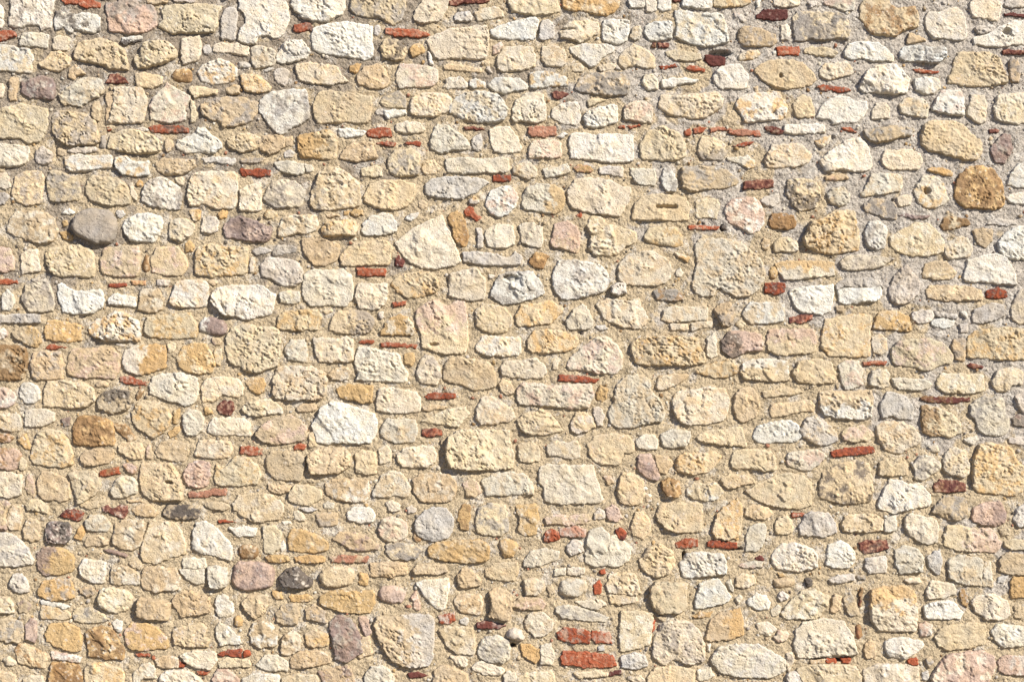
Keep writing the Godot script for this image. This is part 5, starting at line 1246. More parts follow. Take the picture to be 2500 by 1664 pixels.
	["C", "s", 5231, 2277, 5302, 2281, 5413, 2273, 5468, 2246, 5445, 2214, 5366, 2206, 5271, 2214, 5239, 2238],
	["YC", "s", 5488, 2269, 5516, 2305, 5626, 2305, 5768, 2297, 5776, 2206, 5681, 2190, 5555, 2194, 5500, 2214],
	["CY", "c", 5820, 2269, 5855, 2325, 5934, 2344, 5997, 2317, 5997, 2246, 5934, 2238, 5903, 2202, 5855, 2198, 5824, 2230],
	["TW_", "p", 4801, 2190, 4852, 2206, 5002, 2202, 5113, 2210, 5121, 2143, 5105, 2048, 5050, 2032, 4939, 2044, 4836, 2060, 4805, 2119],
	["L", "s", 5168, 2135, 5200, 2198, 5255, 2194, 5318, 2167, 5358, 2111, 5350, 2036, 5279, 2036, 5239, 2056, 5176, 2044, 5164, 2080],
	["DB", "b", 5397, 2151, 5421, 2175, 5539, 2167, 5689, 2163, 5689, 2139, 5571, 2131, 5468, 2135],
	["YB<", "p", 5401, 2111, 5429, 2123, 5492, 2103, 5579, 2072, 5634, 2024, 5638, 1961, 5579, 1930, 5524, 1942, 5460, 1938, 5413, 1969, 5401, 2032],
	["CG", "p", 5685, 2111, 5737, 2163, 5855, 2171, 5895, 2143, 5895, 2088, 5926, 2017, 5895, 1942, 5792, 1945, 5737, 1973, 5721, 2032, 5689, 2064],
	["LG", "p", 5950, 2182, 6045, 2198, 6045, 2048, 6005, 2056, 5974, 2111],
	["GM", "g", 5938, 2048, 5974, 2064, 6045, 2048, 6045, 2001, 5982, 1997, 5942, 2009],
	["L", "s", 5918, 1922, 5958, 1938, 6045, 1930, 6045, 1882, 5966, 1890, 5922, 1902],
	["YP", "s", 4927, 1953, 4971, 1985, 5065, 2001, 5125, 1945, 5097, 1914, 5002, 1906, 4955, 1914],
	["CT", "p", 5137, 1993, 5176, 2021, 5287, 2024, 5358, 1993, 5401, 1930, 5397, 1898, 5334, 1867, 5271, 1835, 5208, 1843, 5152, 1906],
	["C", "g", 5654, 1922, 5721, 1938, 5737, 1914, 5705, 1890, 5666, 1902],
	["R", "b", 4872, 1843, 4931, 1867, 5065, 1878, 5125, 1874, 5129, 1839, 5002, 1823, 4900, 1815, 4876, 1823],
	["CY", "s", 5445, 1874, 5492, 1886, 5512, 1851, 5476, 1843],
	["CY", "p", 5527, 1803, 5555, 1859, 5603, 1874, 5666, 1851, 5681, 1788, 5685, 1724, 5650, 1697, 5595, 1709, 5539, 1724],
	["YO", "p", 5713, 1811, 5745, 1890, 5808, 1898, 5934, 1867, 5958, 1803, 6021, 1740, 6021, 1630, 5950, 1586, 5855, 1598, 5737, 1606, 5701, 1661],
	["YT", "s", 5156, 1788, 5192, 1811, 5302, 1807, 5322, 1764, 5318, 1709, 5239, 1705, 5156, 1712],
	["CG", "g", 5354, 1764, 5381, 1819, 5445, 1827, 5508, 1788, 5520, 1748, 5476, 1716, 5413, 1677, 5366, 1685],
	["YK", "p", 4805, 1669, 4829, 1732, 4892, 1764, 5002, 1795, 5097, 1780, 5113, 1709, 5121, 1622, 5105, 1543, 5018, 1547, 4947, 1535, 4868, 1555, 4797, 1582],
	["WC", "c", 5144, 1527, 5184, 1614, 5216, 1685, 5287, 1677, 5326, 1653, 5397, 1661, 5452, 1598, 5460, 1535, 5389, 1519, 5295, 1503, 5247, 1487, 5160, 1511],
	["DB", "b", 5472, 1645, 5508, 1681, 5610, 1681, 5662, 1657, 5662, 1618, 5595, 1610, 5555, 1610, 5476, 1614],
	["TG", "c", 5464, 1495, 5508, 1558, 5539, 1590, 5666, 1574, 5674, 1495, 5658, 1456, 5579, 1444, 5516, 1472],
	["PM>", "p", 5697, 1464, 5713, 1519, 5792, 1551, 5871, 1555, 5899, 1487, 5895, 1432, 5855, 1412, 5776, 1416, 5705, 1440],
	["L", "c", 4682, 1401, 4718, 1472, 4750, 1495, 4860, 1487, 4900, 1432, 4908, 1377, 4829, 1345, 4765, 1353, 4694, 1361],
	["YC", "c", 4935, 1416, 4955, 1472, 5034, 1480, 5129, 1480, 5180, 1448, 5176, 1385, 5065, 1377, 4947, 1381],
	["C", "c", 5306, 1448, 5326, 1483, 5397, 1472, 5492, 1448, 5504, 1377, 5492, 1314, 5421, 1306, 5318, 1369],
	["C", "c", 5184, 1432, 5200, 1464, 5247, 1472, 5263, 1440, 5255, 1385, 5192, 1377],
	["L", "p", 5942, 1448, 5966, 1519, 6045, 1551, 6045, 1408, 5974, 1408],
	["L", "s", 6037, 2356, 6045, 2348, 6045, 2340],
	["T", "l", 130, 1399, 150, 1454, 205, 1450, 229, 1399, 225, 1328, 174, 1320, 130, 1336],
	["KM", "g", 257, 1391, 276, 1430, 340, 1438, 395, 1430, 411, 1391, 403, 1336, 371, 1300, 316, 1308, 269, 1320, 253, 1351],
	["CT", "g", 490, 1434, 521, 1474, 584, 1474, 632, 1442, 644, 1407, 616, 1379, 553, 1379, 505, 1391],
	["O", "s", 426, 1344, 454, 1399, 474, 1415, 486, 1367, 474, 1328],
	["T", "g", 490, 1312, 505, 1351, 569, 1359, 632, 1320, 624, 1300, 553, 1296, 498, 1288],
	["TC", "s", 652, 1336, 671, 1415, 703, 1442, 758, 1450, 837, 1434, 841, 1383, 813, 1296, 766, 1268, 703, 1280, 656, 1308],
	["YC", "c", 821, 1288, 853, 1383, 877, 1446, 924, 1442, 1019, 1430, 1058, 1383, 1082, 1304, 1082, 1249, 1019, 1233, 964, 1213, 916, 1189, 837, 1201, 817, 1241],
	["WC", "c", 1125, 1367, 1145, 1430, 1193, 1442, 1256, 1407, 1311, 1344, 1354, 1288, 1351, 1209, 1264, 1233, 1185, 1249, 1125, 1280],
	["W", "s", 1335, 1399, 1422, 1403, 1501, 1399, 1493, 1355, 1390, 1351],
	["LC", "g", -32, 1375, 32, 1375, 87, 1351, 158, 1280, 190, 1209, 182, 1186, 103, 1178, -32, 1170],
	["OM<", "p", 205, 1249, 253, 1288, 316, 1284, 395, 1265, 430, 1217, 426, 1154, 355, 1122, 300, 1130, 253, 1118, 213, 1162],
	["CW", "p", 454, 1170, 482, 1217, 553, 1209, 608, 1201, 616, 1122, 608, 1075, 537, 1079, 474, 1107],
	["M", "g", 600, 1272, 671, 1265, 738, 1241, 727, 1229, 663, 1245],
	["TC", "p", 648, 1162, 695, 1182, 766, 1162, 813, 1122, 813, 1067, 742, 1071, 695, 1063, 644, 1075],
	["T", "s", 750, 1197, 798, 1205, 821, 1186, 813, 1158, 774, 1170],
	["TC", "s", 825, 1130, 845, 1170, 932, 1170, 1027, 1162, 1050, 1107, 1035, 1035, 971, 1035, 908, 1020, 845, 1043, 821, 1075],
	["C", "s", 1062, 1217, 1121, 1225, 1200, 1217, 1204, 1162, 1137, 1158, 1066, 1162],
	["C", "s", 1043, 1154, 1106, 1158, 1193, 1154, 1197, 1075, 1153, 1067, 1090, 1099],
	["C+", "s", 1212, 1170, 1264, 1178, 1327, 1162, 1327, 1067, 1287, 1043, 1232, 1051, 1212, 1107],
	["BT", "r", 1390, 1280, 1422, 1300, 1493, 1296, 1508, 1265, 1501, 1225, 1445, 1217, 1398, 1233],
	["PM", "r", 1354, 1114, 1382, 1201, 1445, 1205, 1548, 1193, 1599, 1170, 1603, 1107, 1587, 1059, 1524, 1043, 1430, 1032, 1358, 1059],
	["LW", "g", 47, 1075, 71, 1122, 118, 1130, 158, 1083, 162, 1028, 118, 1012, 63, 1043],
	["OG", "s", 213, 1035, 253, 1091, 348, 1103, 411, 1091, 430, 1035, 426, 988, 355, 976, 300, 972, 221, 996],
	["TG", "s", 454, 1039, 498, 1055, 545, 1043, 537, 1004, 505, 996, 466, 1020],
	["YC", "p", 565, 980, 584, 1043, 648, 1051, 742, 1028, 778, 996, 766, 957, 735, 917, 687, 897, 632, 909, 577, 949],
	["T+", "s", 794, 885, 806, 988, 892, 980, 995, 960, 991, 909, 979, 858, 869, 866],
	["T", "s", 999, 972, 1035, 1012, 1106, 1032, 1161, 1004, 1224, 996, 1224, 909, 1137, 885, 1058, 878, 1027, 925],
	["CW", "p", 1256, 957, 1264, 1004, 1311, 1012, 1358, 957, 1366, 901, 1335, 870, 1279, 878, 1264, 909],
	["W", "s", 229, 976, 324, 964, 403, 933, 379, 925, 237, 949],
	["YO", "g", 229, 901, 237, 945, 316, 941, 395, 917, 411, 878, 379, 862, 308, 862, 229, 870],
	["YG", "l", 419, 893, 442, 929, 521, 929, 600, 893, 632, 862, 600, 846, 505, 842, 426, 854],
	["TY", "g", -32, 996, 47, 996, 75, 949, 71, 901, -32, 901],
	["TM", "g", 91, 964, 142, 980, 174, 941, 150, 901, 103, 901],
	["TG", "s", -32, 862, 47, 870, 126, 846, 130, 775, 103, 727, 32, 731, -32, 759],
	["PM", "g", 138, 830, 174, 874, 205, 846, 209, 759, 190, 727, 142, 751],
	["O", "s", 257, 783, 292, 838, 379, 846, 458, 814, 470, 743, 466, 680, 403, 676, 324, 704, 269, 735],
	["BO", "c", 498, 799, 584, 822, 648, 814, 695, 735, 723, 680, 715, 625, 616, 633, 513, 648, 502, 727],
	["LW", "p", 648, 846, 679, 870, 715, 846, 703, 791, 663, 799],
	["OP", "s", 727, 799, 758, 838, 853, 842, 916, 814, 971, 751, 979, 696, 892, 684, 806, 680, 742, 704, 723, 759],
	["YT", "p", 1007, 799, 1058, 822, 1185, 838, 1208, 806, 1185, 751, 1224, 743, 1208, 704, 1090, 704, 1011, 720],
	["CW", "c", 1256, 814, 1279, 846, 1327, 822, 1398, 759, 1410, 720, 1335, 720, 1287, 712, 1264, 759],
	["O", "r", 1366, 870, 1386, 889, 1418, 862, 1418, 830, 1390, 818, 1370, 838],
	["YB", "g", 79, 688, 103, 720, 182, 696, 261, 664, 269, 625, 253, 577, 182, 585, 103, 609],
	["PW", "g", 288, 672, 332, 672, 395, 656, 474, 641, 458, 609, 363, 625, 300, 633],
	["BO", "s", 284, 562, 300, 609, 379, 609, 450, 593, 474, 530, 474, 443, 300, 443, 280, 506],
	["YO", "g", 486, 554, 505, 605, 600, 609, 695, 577, 727, 538, 719, 443, 490, 443],
	["TC", "s", 904, 625, 948, 652, 1039, 641, 1039, 581, 964, 577, 908, 593],
	["RB", "b", 885, 656, 904, 660, 900, 621, 885, 625],
	["R", "b", 790, 664, 877, 660, 869, 645, 798, 645],
	["R", "b", 1046, 625, 1082, 601, 1074, 581, 1043, 585],
	["C", "s", 1050, 656, 1137, 680, 1256, 672, 1268, 617, 1232, 570, 1137, 581, 1082, 617],
	["R", "b", 1272, 664, 1343, 692, 1414, 684, 1410, 641, 1327, 648, 1279, 648],
	["Y", "l", 1276, 609, 1327, 641, 1461, 625, 1461, 585, 1358, 581, 1276, 581],
	["R", "b", 1145, 558, 1224, 558, 1216, 538, 1153, 538],
	["CT", "g", 774, 546, 821, 593, 869, 613, 908, 570, 908, 522, 837, 518, 790, 475, 770, 506],
	["CW", "p", 924, 522, 971, 562, 1090, 562, 1177, 514, 1200, 443, 932, 443],
	["PC", "c", 1244, 538, 1272, 570, 1335, 566, 1398, 514, 1398, 443, 1248, 443],
	["C", "g", 16, 633, 47, 645, 95, 609, 71, 593, 24, 593],
	["YT", "g", -32, 554, 47, 554, 87, 530, 87, 443, -32, 443],
	["CY", "g", 126, 506, 166, 534, 245, 530, 261, 443, 126, 443],
	["Y", "c", 1536, 1407, 1612, 1414, 1647, 1365, 1633, 1282, 1591, 1245, 1543, 1255],
	["W", "f", 1633, 1310, 1660, 1324, 1674, 1269, 1640, 1252],
	["OT", "g", 1684, 1345, 1702, 1393, 1771, 1386, 1854, 1358, 1916, 1317, 1916, 1275, 1868, 1255, 1771, 1257, 1688, 1269],
	["TM", "c", 1944, 1338, 1985, 1379, 2089, 1372, 2158, 1345, 2213, 1296, 2206, 1275, 2116, 1266, 2047, 1275, 1992, 1317],
	["W", "f", 1647, 1434, 1695, 1441, 1702, 1421, 1660, 1414],
	["GY", "c", 2255, 1303, 2303, 1317, 2448, 1296, 2469, 1262, 2441, 1220, 2379, 1211, 2296, 1220, 2257, 1255],
	["BT", "g", 2420, 1372, 2441, 1382, 2466, 1358, 2462, 1324, 2434, 1317, 2423, 1345],
	["OB", "l", 1550, 1234, 1605, 1241, 1688, 1230, 1695, 1206, 1633, 1193, 1564, 1206],
	["OB", "l", 1723, 1227, 1799, 1238, 1902, 1227, 1895, 1199, 1812, 1193, 1730, 1202],
	["NT", "l", 1930, 1227, 1992, 1238, 2158, 1230, 2144, 1199, 2047, 1197, 1937, 1199],
	["T", "l", 2165, 1186, 2241, 1199, 2379, 1197, 2386, 1130, 2282, 1110, 2172, 1117],
	["Y", "r", 1861, 1117, 1895, 1165, 1978, 1175, 2068, 1158, 2078, 1110, 2047, 1068, 1964, 1050, 1895, 1061],
	["K+", "g", 1633, 1110, 1674, 1158, 1743, 1169, 1785, 1123, 1833, 1089, 1819, 1052, 1730, 1047, 1660, 1061],
	["O", "s", 2103, 1137, 2151, 1130, 2151, 1064, 2100, 1075],
	["P", "r", 2213, 1027, 2241, 1061, 2310, 1061, 2372, 1034, 2376, 985, 2324, 955, 2268, 958, 2220, 985],
	["OT", "s", 1591, 1027, 1640, 1031, 1654, 985, 1612, 978],
	["OT", "s", 1688, 1006, 1799, 1013, 1833, 985, 1799, 965, 1702, 965],
	["O", "l", 1870, 992, 1937, 1027, 2075, 1027, 2186, 1031, 2192, 965, 2165, 902, 2047, 902, 1937, 930, 1875, 951],
	["TY", "s", 1412, 965, 1453, 1006, 1557, 1006, 1564, 937, 1536, 889, 1488, 865, 1439, 909],
	["TG", "g", 1612, 895, 1660, 951, 1743, 958, 1754, 882, 1730, 833, 1660, 829, 1619, 854],
	["TG", "c", 1788, 923, 1840, 953, 1895, 909, 1909, 840, 1854, 854, 1792, 868],
	["PM", "g", 2096, 882, 2151, 882, 2172, 785, 2151, 750, 2116, 813],
	["MG", "g", 1930, 854, 1978, 889, 2047, 868, 2103, 785, 2123, 674, 2075, 640, 2034, 612, 1964, 626, 1944, 730, 1930, 785],
	["T", "g", 2103, 743, 2158, 771, 2179, 660, 2103, 633, 2082, 674],
	["TL>", "p", 2186, 840, 2213, 882, 2324, 875, 2407, 895, 2503, 893, 2539, 879, 2542, 743, 2537, 633, 2503, 589, 2393, 580, 2296, 619, 2227, 716],
	["TW", "c", 1453, 785, 1481, 840, 1536, 854, 1591, 833, 1619, 771, 1612, 709, 1522, 695, 1467, 730],
	["TC", "g", 1640, 688, 1660, 771, 1716, 792, 1757, 771, 1757, 688, 1688, 654, 1647, 660],
	["TO", "g", 1785, 785, 1840, 801, 1923, 771, 1920, 709, 1840, 699, 1792, 716],
	["T", "l", 1695, 633, 1743, 674, 1854, 681, 1923, 647, 1930, 605, 1854, 591, 1771, 578, 1702, 578],
	["C", "g", 1495, 591, 1550, 654, 1633, 654, 1688, 605, 1681, 564, 1577, 557],
	["TM", "c", 1861, 557, 1909, 571, 2034, 591, 2068, 536, 2075, 481, 1909, 481, 1882, 508],
	["C", "g", 2130, 536, 2172, 584, 2241, 591, 2296, 550, 2310, 481, 2144, 481],
	["CW", "g", 1419, 515, 1495, 550, 1633, 536, 1633, 481, 1412, 481],
	["YT", "p", 1647, 522, 1743, 543, 1854, 536, 1868, 481, 1647, 481],
	["R", "s", 1419, 674, 1453, 681, 1460, 654, 1425, 640],
	["RN", "p", 3189, 1372, 3234, 1393, 3275, 1379, 3275, 1331, 3220, 1317, 3189, 1324],
	["PN", "l", 3278, 1393, 3358, 1410, 3434, 1393, 3427, 1345, 3330, 1349, 3282, 1358],
	["L", "g", 3323, 1296, 3372, 1335, 3413, 1310, 3420, 1262, 3344, 1238, 3323, 1262],
	["C", "c", 3434, 1324, 3455, 1379, 3510, 1407, 3572, 1365, 3579, 1282, 3558, 1179, 3482, 1172, 3427, 1199],
	["C", "s", 3579, 1351, 3614, 1363, 3703, 1282, 3690, 1220, 3648, 1179, 3565, 1175, 3565, 1255],
	["DR", "g", 3607, 1386, 3641, 1400, 3669, 1372, 3655, 1324, 3620, 1345],
	["OT", "l", 2508, 1282, 2556, 1317, 2681, 1324, 2805, 1331, 2867, 1289, 2867, 1213, 2791, 1195, 2681, 1199, 2584, 1213, 2508, 1234],
	["OT", "r", 2923, 1317, 2964, 1340, 3040, 1310, 3026, 1262, 2992, 1224, 2950, 1227, 2930, 1275],
	["C", "p", 3068, 1213, 3109, 1262, 3192, 1282, 3275, 1262, 3275, 1220, 3192, 1186, 3109, 1169, 3068, 1179],
	["T", "l", 2418, 1158, 2446, 1186, 2612, 1183, 2623, 1144, 2556, 1128, 2432, 1130],
	["YT", "g", 2840, 1158, 2902, 1193, 3033, 1199, 3037, 1144, 3012, 1086, 2916, 1096, 2847, 1110],
	["C", "s", 3247, 1158, 3316, 1165, 3310, 1123, 3247, 1121],
	["C", "s", 3323, 1169, 3427, 1165, 3424, 1130, 3372, 1119, 3323, 1130],
	["RD", "g", 3514, 1144, 3544, 1155, 3549, 1133, 3524, 1128],
	["T", "g", 2681, 1117, 2708, 1161, 2764, 1151, 2819, 1089, 2812, 1061, 2722, 1047, 2681, 1061],
	["CT", "g", 3068, 1089, 3123, 1110, 3185, 1082, 3192, 1034, 3164, 1006, 3082, 1006],
	["CT", "r", 3275, 1054, 3303, 1103, 3386, 1103, 3441, 1089, 3448, 1041, 3386, 992, 3316, 999, 3282, 1020],
	["CW", "c", 2432, 1075, 2487, 1096, 2625, 1103, 2632, 1047, 2605, 923, 2556, 923, 2515, 965, 2473, 1020],
	["T+", "g", 2867, 1020, 2895, 1047, 2971, 1034, 2999, 992, 2999, 909, 2978, 861, 2916, 868, 2867, 882, 2881, 951],
	["TC", "g", 2656, 965, 2681, 1006, 2750, 1013, 2826, 999, 2826, 909, 2805, 889, 2695, 909],
	["TP", "l", 3001, 965, 3054, 992, 3164, 985, 3199, 951, 3178, 923, 3068, 923, 3006, 937],
	["T", "g", 3206, 1054, 3234, 1068, 3247, 1020, 3220, 992],
	["CG", "l", 3254, 930, 3330, 951, 3427, 923, 3517, 895, 3565, 875, 3551, 850, 3413, 854, 3303, 868, 3261, 902],
	["C", "l", 3372, 971, 3468, 978, 3524, 944, 3510, 920, 3413, 937],
	["R", "g", 3482, 1068, 3510, 1089, 3531, 1061, 3517, 1013, 3482, 1013],
	["YC", "c", 3551, 1061, 3572, 1130, 3648, 1137, 3717, 1130, 3745, 1075, 3752, 1020, 3717, 1006, 3634, 1013, 3565, 1020],
	["YC", "g", 3565, 1006, 3648, 1013, 3731, 1006, 3738, 965, 3648, 951, 3579, 958],
	["C", "s", 3496, 985, 3544, 965, 3551, 944, 3496, 937],
	["RW", "b", 2567, 882, 2612, 895, 2660, 902, 2667, 854, 2625, 833, 2570, 847],
	["L", "g", 2692, 861, 2729, 875, 2750, 854, 2729, 829, 2695, 837],
	["PW", "g", 2411, 992, 2432, 1034, 2460, 965, 2460, 916, 2425, 923],
	["DM", "l", 2791, 840, 2833, 857, 2964, 826, 2930, 810, 2833, 806, 2798, 813],
	["CT", "g", 3068, 854, 3109, 902, 3178, 902, 3240, 854, 3234, 799, 3192, 764, 3137, 760, 3095, 799],
	["L+", "r", 2964, 785, 2999, 813, 3054, 799, 3079, 750, 3040, 741, 2978, 757],
	["YC", "c", 2573, 799, 2612, 826, 2695, 819, 2771, 813, 2784, 716, 2777, 660, 2681, 660, 2625, 702, 2591, 757],
	["CG", "p", 2798, 688, 2833, 757, 2916, 771, 2985, 743, 2992, 633, 2943, 605, 2860, 612, 2805, 640],
	["RP", "b", 3264, 785, 3303, 813, 3427, 806, 3462, 785, 3455, 723, 3358, 723, 3275, 743],
	["RP", "b", 3468, 799, 3579, 785, 3586, 723, 3496, 723, 3466, 750],
	["R", "b", 3282, 633, 3296, 677, 3427, 674, 3593, 654, 3614, 591, 3524, 575, 3399, 584, 3296, 598],
	["O", "c", 3047, 716, 3095, 719, 3164, 681, 3164, 633, 3137, 605, 3095, 633, 3068, 647],
	["C", "s", 3164, 702, 3220, 723, 3254, 647, 3234, 598, 3171, 602],
	["C", "g", 2632, 647, 2708, 647, 2743, 619, 2722, 580, 2681, 591],
	["C", "l", 2764, 591, 2819, 619, 2888, 598, 2957, 564, 2930, 536, 2833, 539, 2771, 564],
	["D", "g", 2384, 543, 2446, 550, 2508, 536, 2460, 522, 2397, 522],
	["L", "s", 3503, 702, 3538, 713, 3540, 685, 3510, 681],
	["YC", "g", 3033, 522, 3082, 550, 3178, 557, 3234, 564, 3261, 481, 3026, 481],
	["C", "s", 2950, 536, 2971, 561, 3026, 553, 3033, 495, 2957, 495],
	["T", "g", 2543, 564, 2598, 598, 2695, 564, 2736, 536, 2750, 481, 2529, 481],
	["D", "b", 3565, 557, 3641, 567, 3641, 539, 3565, 533],
	["Y", "g", 3358, 550, 3496, 564, 3565, 550, 3558, 529, 3386, 522],
	["R", "b", 3957, 1310, 4019, 1338, 4088, 1331, 4091, 1289, 4033, 1280, 3964, 1282],
	["RD", "b", 4147, 1317, 4171, 1327, 4323, 1317, 4326, 1280, 4254, 1275, 4150, 1289],
	["C", "s", 4378, 1379, 4420, 1421, 4489, 1427, 4496, 1379, 4468, 1289, 4434, 1262, 4371, 1262],
	["Y", "p", 3749, 1213, 3798, 1282, 3867, 1307, 3943, 1262, 3957, 1186, 3922, 1130, 3839, 1110, 3798, 1130, 3749, 1179],
	["WC", "p", 3984, 1186, 4033, 1255, 4143, 1255, 4240, 1248, 4261, 1172, 4254, 1130, 4130, 1117, 4012, 1105, 3991, 1144],
	["WC", "p", 4523, 1241, 4572, 1307, 4668, 1310, 4765, 1275, 4800, 1227, 4786, 1165, 4668, 1144, 4572, 1151, 4530, 1186],
	["CP", "l", 4330, 1179, 4420, 1202, 4475, 1206, 4472, 1172, 4364, 1165],
	["D", "g", 4427, 1227, 4461, 1238, 4478, 1213, 4447, 1206],
	["YC", "s", 4323, 1110, 4351, 1130, 4420, 1117, 4434, 1075, 4364, 1052, 4309, 1061],
	["T", "r", 4533, 1089, 4572, 1105, 4655, 1105, 4668, 1068, 4613, 1047, 4551, 1050],
	["K", "g", 4721, 1096, 4740, 1110, 4765, 1089, 4758, 1054, 4727, 1054],  # shadowed side of a jutting brick, put in as a dark stone
	["WC", "c", 4071, 951, 4102, 1075, 4157, 1089, 4206, 1103, 4254, 1047, 4282, 999, 4268, 965, 4171, 937, 4088, 926],
	["YT+", "s", 3814, 1047, 3839, 1082, 3950, 1078, 4026, 1075, 4026, 923, 3977, 902, 3867, 898, 3825, 937, 3812, 978],
	["C", "s", 4261, 1082, 4282, 1100, 4306, 1041, 4295, 1027, 4275, 1047],
	["WC", "p", 4378, 971, 4434, 1020, 4489, 1006, 4519, 965, 4510, 923, 4447, 916, 4399, 937],
	["L", "p", 4558, 1006, 4586, 1031, 4627, 999, 4613, 978, 4572, 971],
	["YC", "s", 4579, 895, 4627, 965, 4696, 1027, 4779, 1034, 4862, 999, 4848, 944, 4793, 868, 4668, 865, 4599, 868],
	["OT", "l", 4060, 882, 4102, 902, 4178, 909, 4157, 875, 4088, 871],
	["TO>", "c", 4141, 771, 4157, 854, 4212, 895, 4337, 930, 4358, 854, 4358, 771, 4282, 746, 4143, 736],
	["YC", "c", 3628, 771, 3639, 909, 3729, 913, 3825, 902, 3825, 813, 3805, 716, 3756, 695, 3701, 688, 3632, 674],
	["CG", "p", 3825, 743, 3881, 840, 3950, 861, 4033, 854, 4102, 799, 4130, 716, 4136, 619, 4033, 598, 3950, 633, 3895, 591, 3832, 633],
	["C", "p", 4434, 840, 4503, 847, 4565, 806, 4503, 764, 4447, 785],
	["C", "c", 4652, 716, 4668, 799, 4710, 847, 4820, 868, 4945, 854, 5000, 771, 5028, 660, 4876, 654, 4751, 640, 4682, 640],
	["CL", "l", 4164, 619, 4212, 702, 4309, 716, 4447, 716, 4530, 674, 4613, 619, 4606, 564, 4530, 522, 4364, 522, 4226, 550],
	["YT", "l", 3791, 522, 3839, 578, 3950, 591, 4074, 564, 4074, 488, 3798, 481],
	["C", "s", 4088, 564, 4164, 578, 4185, 529, 4116, 502, 4088, 515],
	["Y", "c", 4668, 571, 4751, 598, 4876, 598, 5014, 591, 5055, 522, 5055, 467, 4724, 467],
	["C", "g", 4516, 909, 4558, 951, 4586, 937, 4558, 882, 4523, 882],
	["CP", "g", 4537, 757, 4572, 799, 4620, 785, 4613, 743, 4572, 730],
	["CG", "g", 4613, 660, 4641, 674, 4655, 633, 4627, 550, 4606, 605],
	["LW", "g", 4143, 716, 4164, 723, 4164, 674, 4146, 674],
	["T", "g", 3846, 882, 3881, 893, 3901, 865, 3881, 851],
	["R", "s", 3819, 840, 3837, 854, 3832, 792, 3819, 792],
	["L", "c", 3639, 647, 3715, 667, 3784, 647, 3798, 591, 3715, 571, 3646, 584],
	["C", "g", 4309, 985, 4337, 1006, 4358, 992, 4330, 951],
	["CG", "p", 3673, 522, 3756, 536, 3784, 502, 3729, 488],
	["WC", "p", 4843, 1241, 4864, 1303, 4933, 1324, 5009, 1275, 5016, 1199, 4975, 1165, 4892, 1165, 4850, 1186],
	["DK", "b", 5037, 1310, 5071, 1327, 5203, 1327, 5212, 1282, 5154, 1257, 5071, 1245, 5041, 1269],
	["L", "s", 5078, 1224, 5196, 1234, 5203, 1137, 5092, 1134, 5074, 1172],
	["CW", "c", 5251, 1269, 5306, 1299, 5389, 1269, 5417, 1220, 5410, 1144, 5334, 1137, 5279, 1130, 5251, 1186],
	["L", "s", 5438, 1234, 5514, 1275, 5523, 1199, 5507, 1123, 5465, 1151, 5444, 1193],
	["YP>", "c", 5530, 1351, 5555, 1407, 5638, 1414, 5707, 1393, 5804, 1400, 5845, 1351, 5873, 1310, 5845, 1255, 5735, 1262, 5610, 1269, 5534, 1303],
	["Y", "s", 5887, 1324, 5942, 1333, 6025, 1327, 6025, 1275, 5942, 1271, 5894, 1289],
	["T", "s", 5866, 1393, 5921, 1396, 5928, 1365, 5873, 1351],
	["T", "c", 5866, 1227, 5921, 1255, 6025, 1241, 6025, 1123, 5921, 1130, 5862, 1144],
	["CT", "s", 5555, 1213, 5638, 1241, 5748, 1220, 5769, 1193, 5755, 1061, 5652, 1068, 5569, 1103],
	["CT", "s", 5769, 1206, 5811, 1206, 5824, 1054, 5760, 1058],
	["L", "l", 4864, 1096, 4919, 1123, 5009, 1130, 5016, 1096, 4947, 1079, 4871, 1082],
	["C", "p", 5431, 1034, 5458, 1089, 5527, 1082, 5590, 1075, 5610, 1020, 5555, 992, 5472, 981, 5438, 985],
	["C", "g", 5306, 1096, 5389, 1110, 5403, 1082, 5334, 1075],
	["W", "g", 5417, 937, 5472, 965, 5583, 971, 5652, 902, 5624, 868, 5527, 864, 5431, 871],
	["C", "c", 5700, 965, 5735, 1006, 5831, 1013, 5914, 965, 5925, 895, 5887, 861, 5790, 865, 5721, 909],
	["OB", "s", 5624, 1020, 5652, 1043, 5679, 978, 5672, 937, 5645, 965],
	["O", "s", 5928, 1089, 5942, 1114, 6025, 1110, 6025, 992, 5928, 992],
	["T", "s", 5949, 944, 5983, 948, 5997, 868, 5949, 875],
	["CO^+", "g", 5099, 951, 5106, 1034, 5182, 1058, 5320, 1058, 5368, 1020, 5382, 937, 5375, 799, 5251, 792, 5154, 799, 5106, 868],
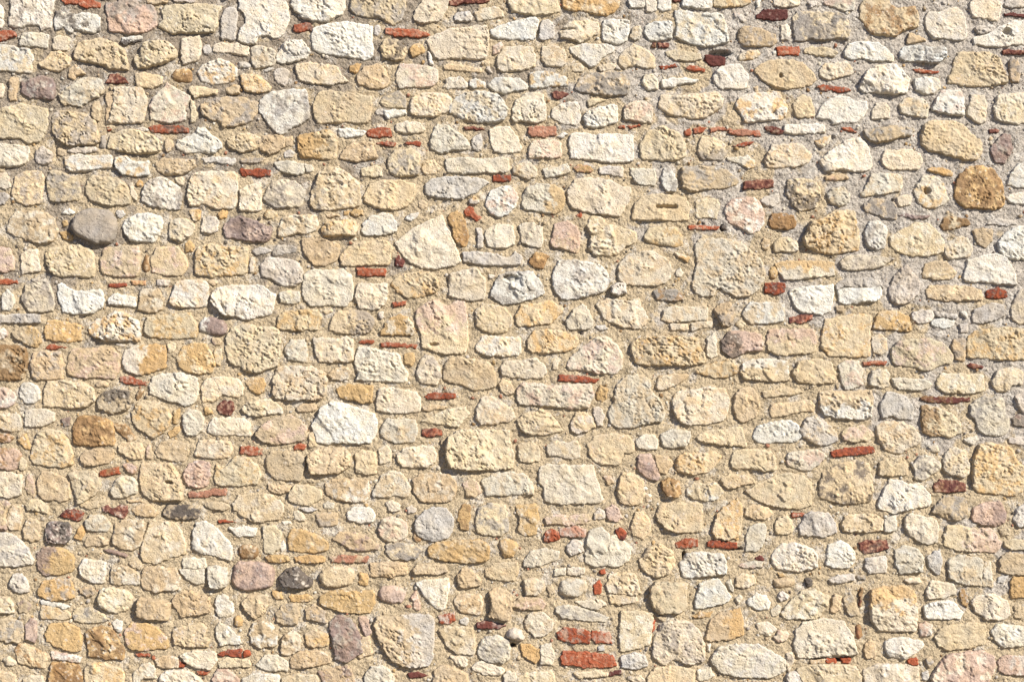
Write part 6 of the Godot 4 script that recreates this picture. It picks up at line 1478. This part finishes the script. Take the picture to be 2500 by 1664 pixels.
	["T", "s", 4867, 923, 4892, 1013, 4933, 999, 4926, 923, 4892, 900],
	["TG", "s", 4947, 985, 4988, 1027, 5016, 965, 5030, 889, 4988, 879, 4961, 916],
	["BD", "s", 5037, 1006, 5051, 1050, 5060, 1047, 5046, 937, 5038, 937],
	["Y", "s", 5486, 757, 5514, 813, 5596, 833, 5735, 843, 5783, 826, 5776, 716, 5693, 695, 5555, 681, 5493, 716],
	["CW", "p", 5811, 785, 5845, 833, 5942, 833, 6025, 813, 6025, 709, 5887, 699, 5845, 736],
	["PW", "g", 5389, 826, 5431, 851, 5469, 826, 5458, 771, 5403, 764],
	["BN", "r", 5016, 819, 5044, 833, 5055, 785, 5044, 741, 5023, 771],
	["W", "g", 5182, 716, 5210, 750, 5306, 757, 5410, 736, 5417, 702, 5362, 660, 5292, 626, 5210, 654],
	["T", "s", 5071, 716, 5099, 743, 5127, 730, 5134, 647, 5085, 633, 5071, 660],
	["PC", "c", 5500, 591, 5555, 654, 5666, 674, 5776, 677, 5831, 647, 5838, 564, 5776, 467, 5472, 467, 5458, 522],
	["PL", "s", 5852, 619, 5900, 654, 6025, 647, 6025, 536, 5914, 539, 5859, 564],
	["R", "s", 5320, 626, 5375, 640, 5389, 598, 5327, 602],
	["CW", "c", 5064, 564, 5140, 598, 5251, 602, 5389, 584, 5396, 467, 5071, 467],
	["R", "s", 4843, 633, 4899, 637, 4903, 612, 4850, 609],
	["R", "s", 4936, 636, 4988, 640, 4988, 609, 4940, 608],
	["T", "s", 4753, 619, 4836, 630, 4834, 605, 4753, 602],
	["L", "g", 5410, 550, 5444, 564, 5444, 508, 5410, 508],
	["TG", "g", 5424, 633, 5458, 647, 5479, 605, 5444, 578],
	["L", "p", 4615, 550, 4671, 557, 4712, 508, 4684, 467, 4615, 467],
	["GT", "g", 5027, 1117, 5071, 1123, 5078, 1096, 5037, 1096],
	["L", "s", 5859, 1110, 5914, 1117, 5887, 1075, 5845, 1082],
	["OC", "g", 4560, 1130, 4588, 1130, 4601, 1117, 4574, 1114],
]
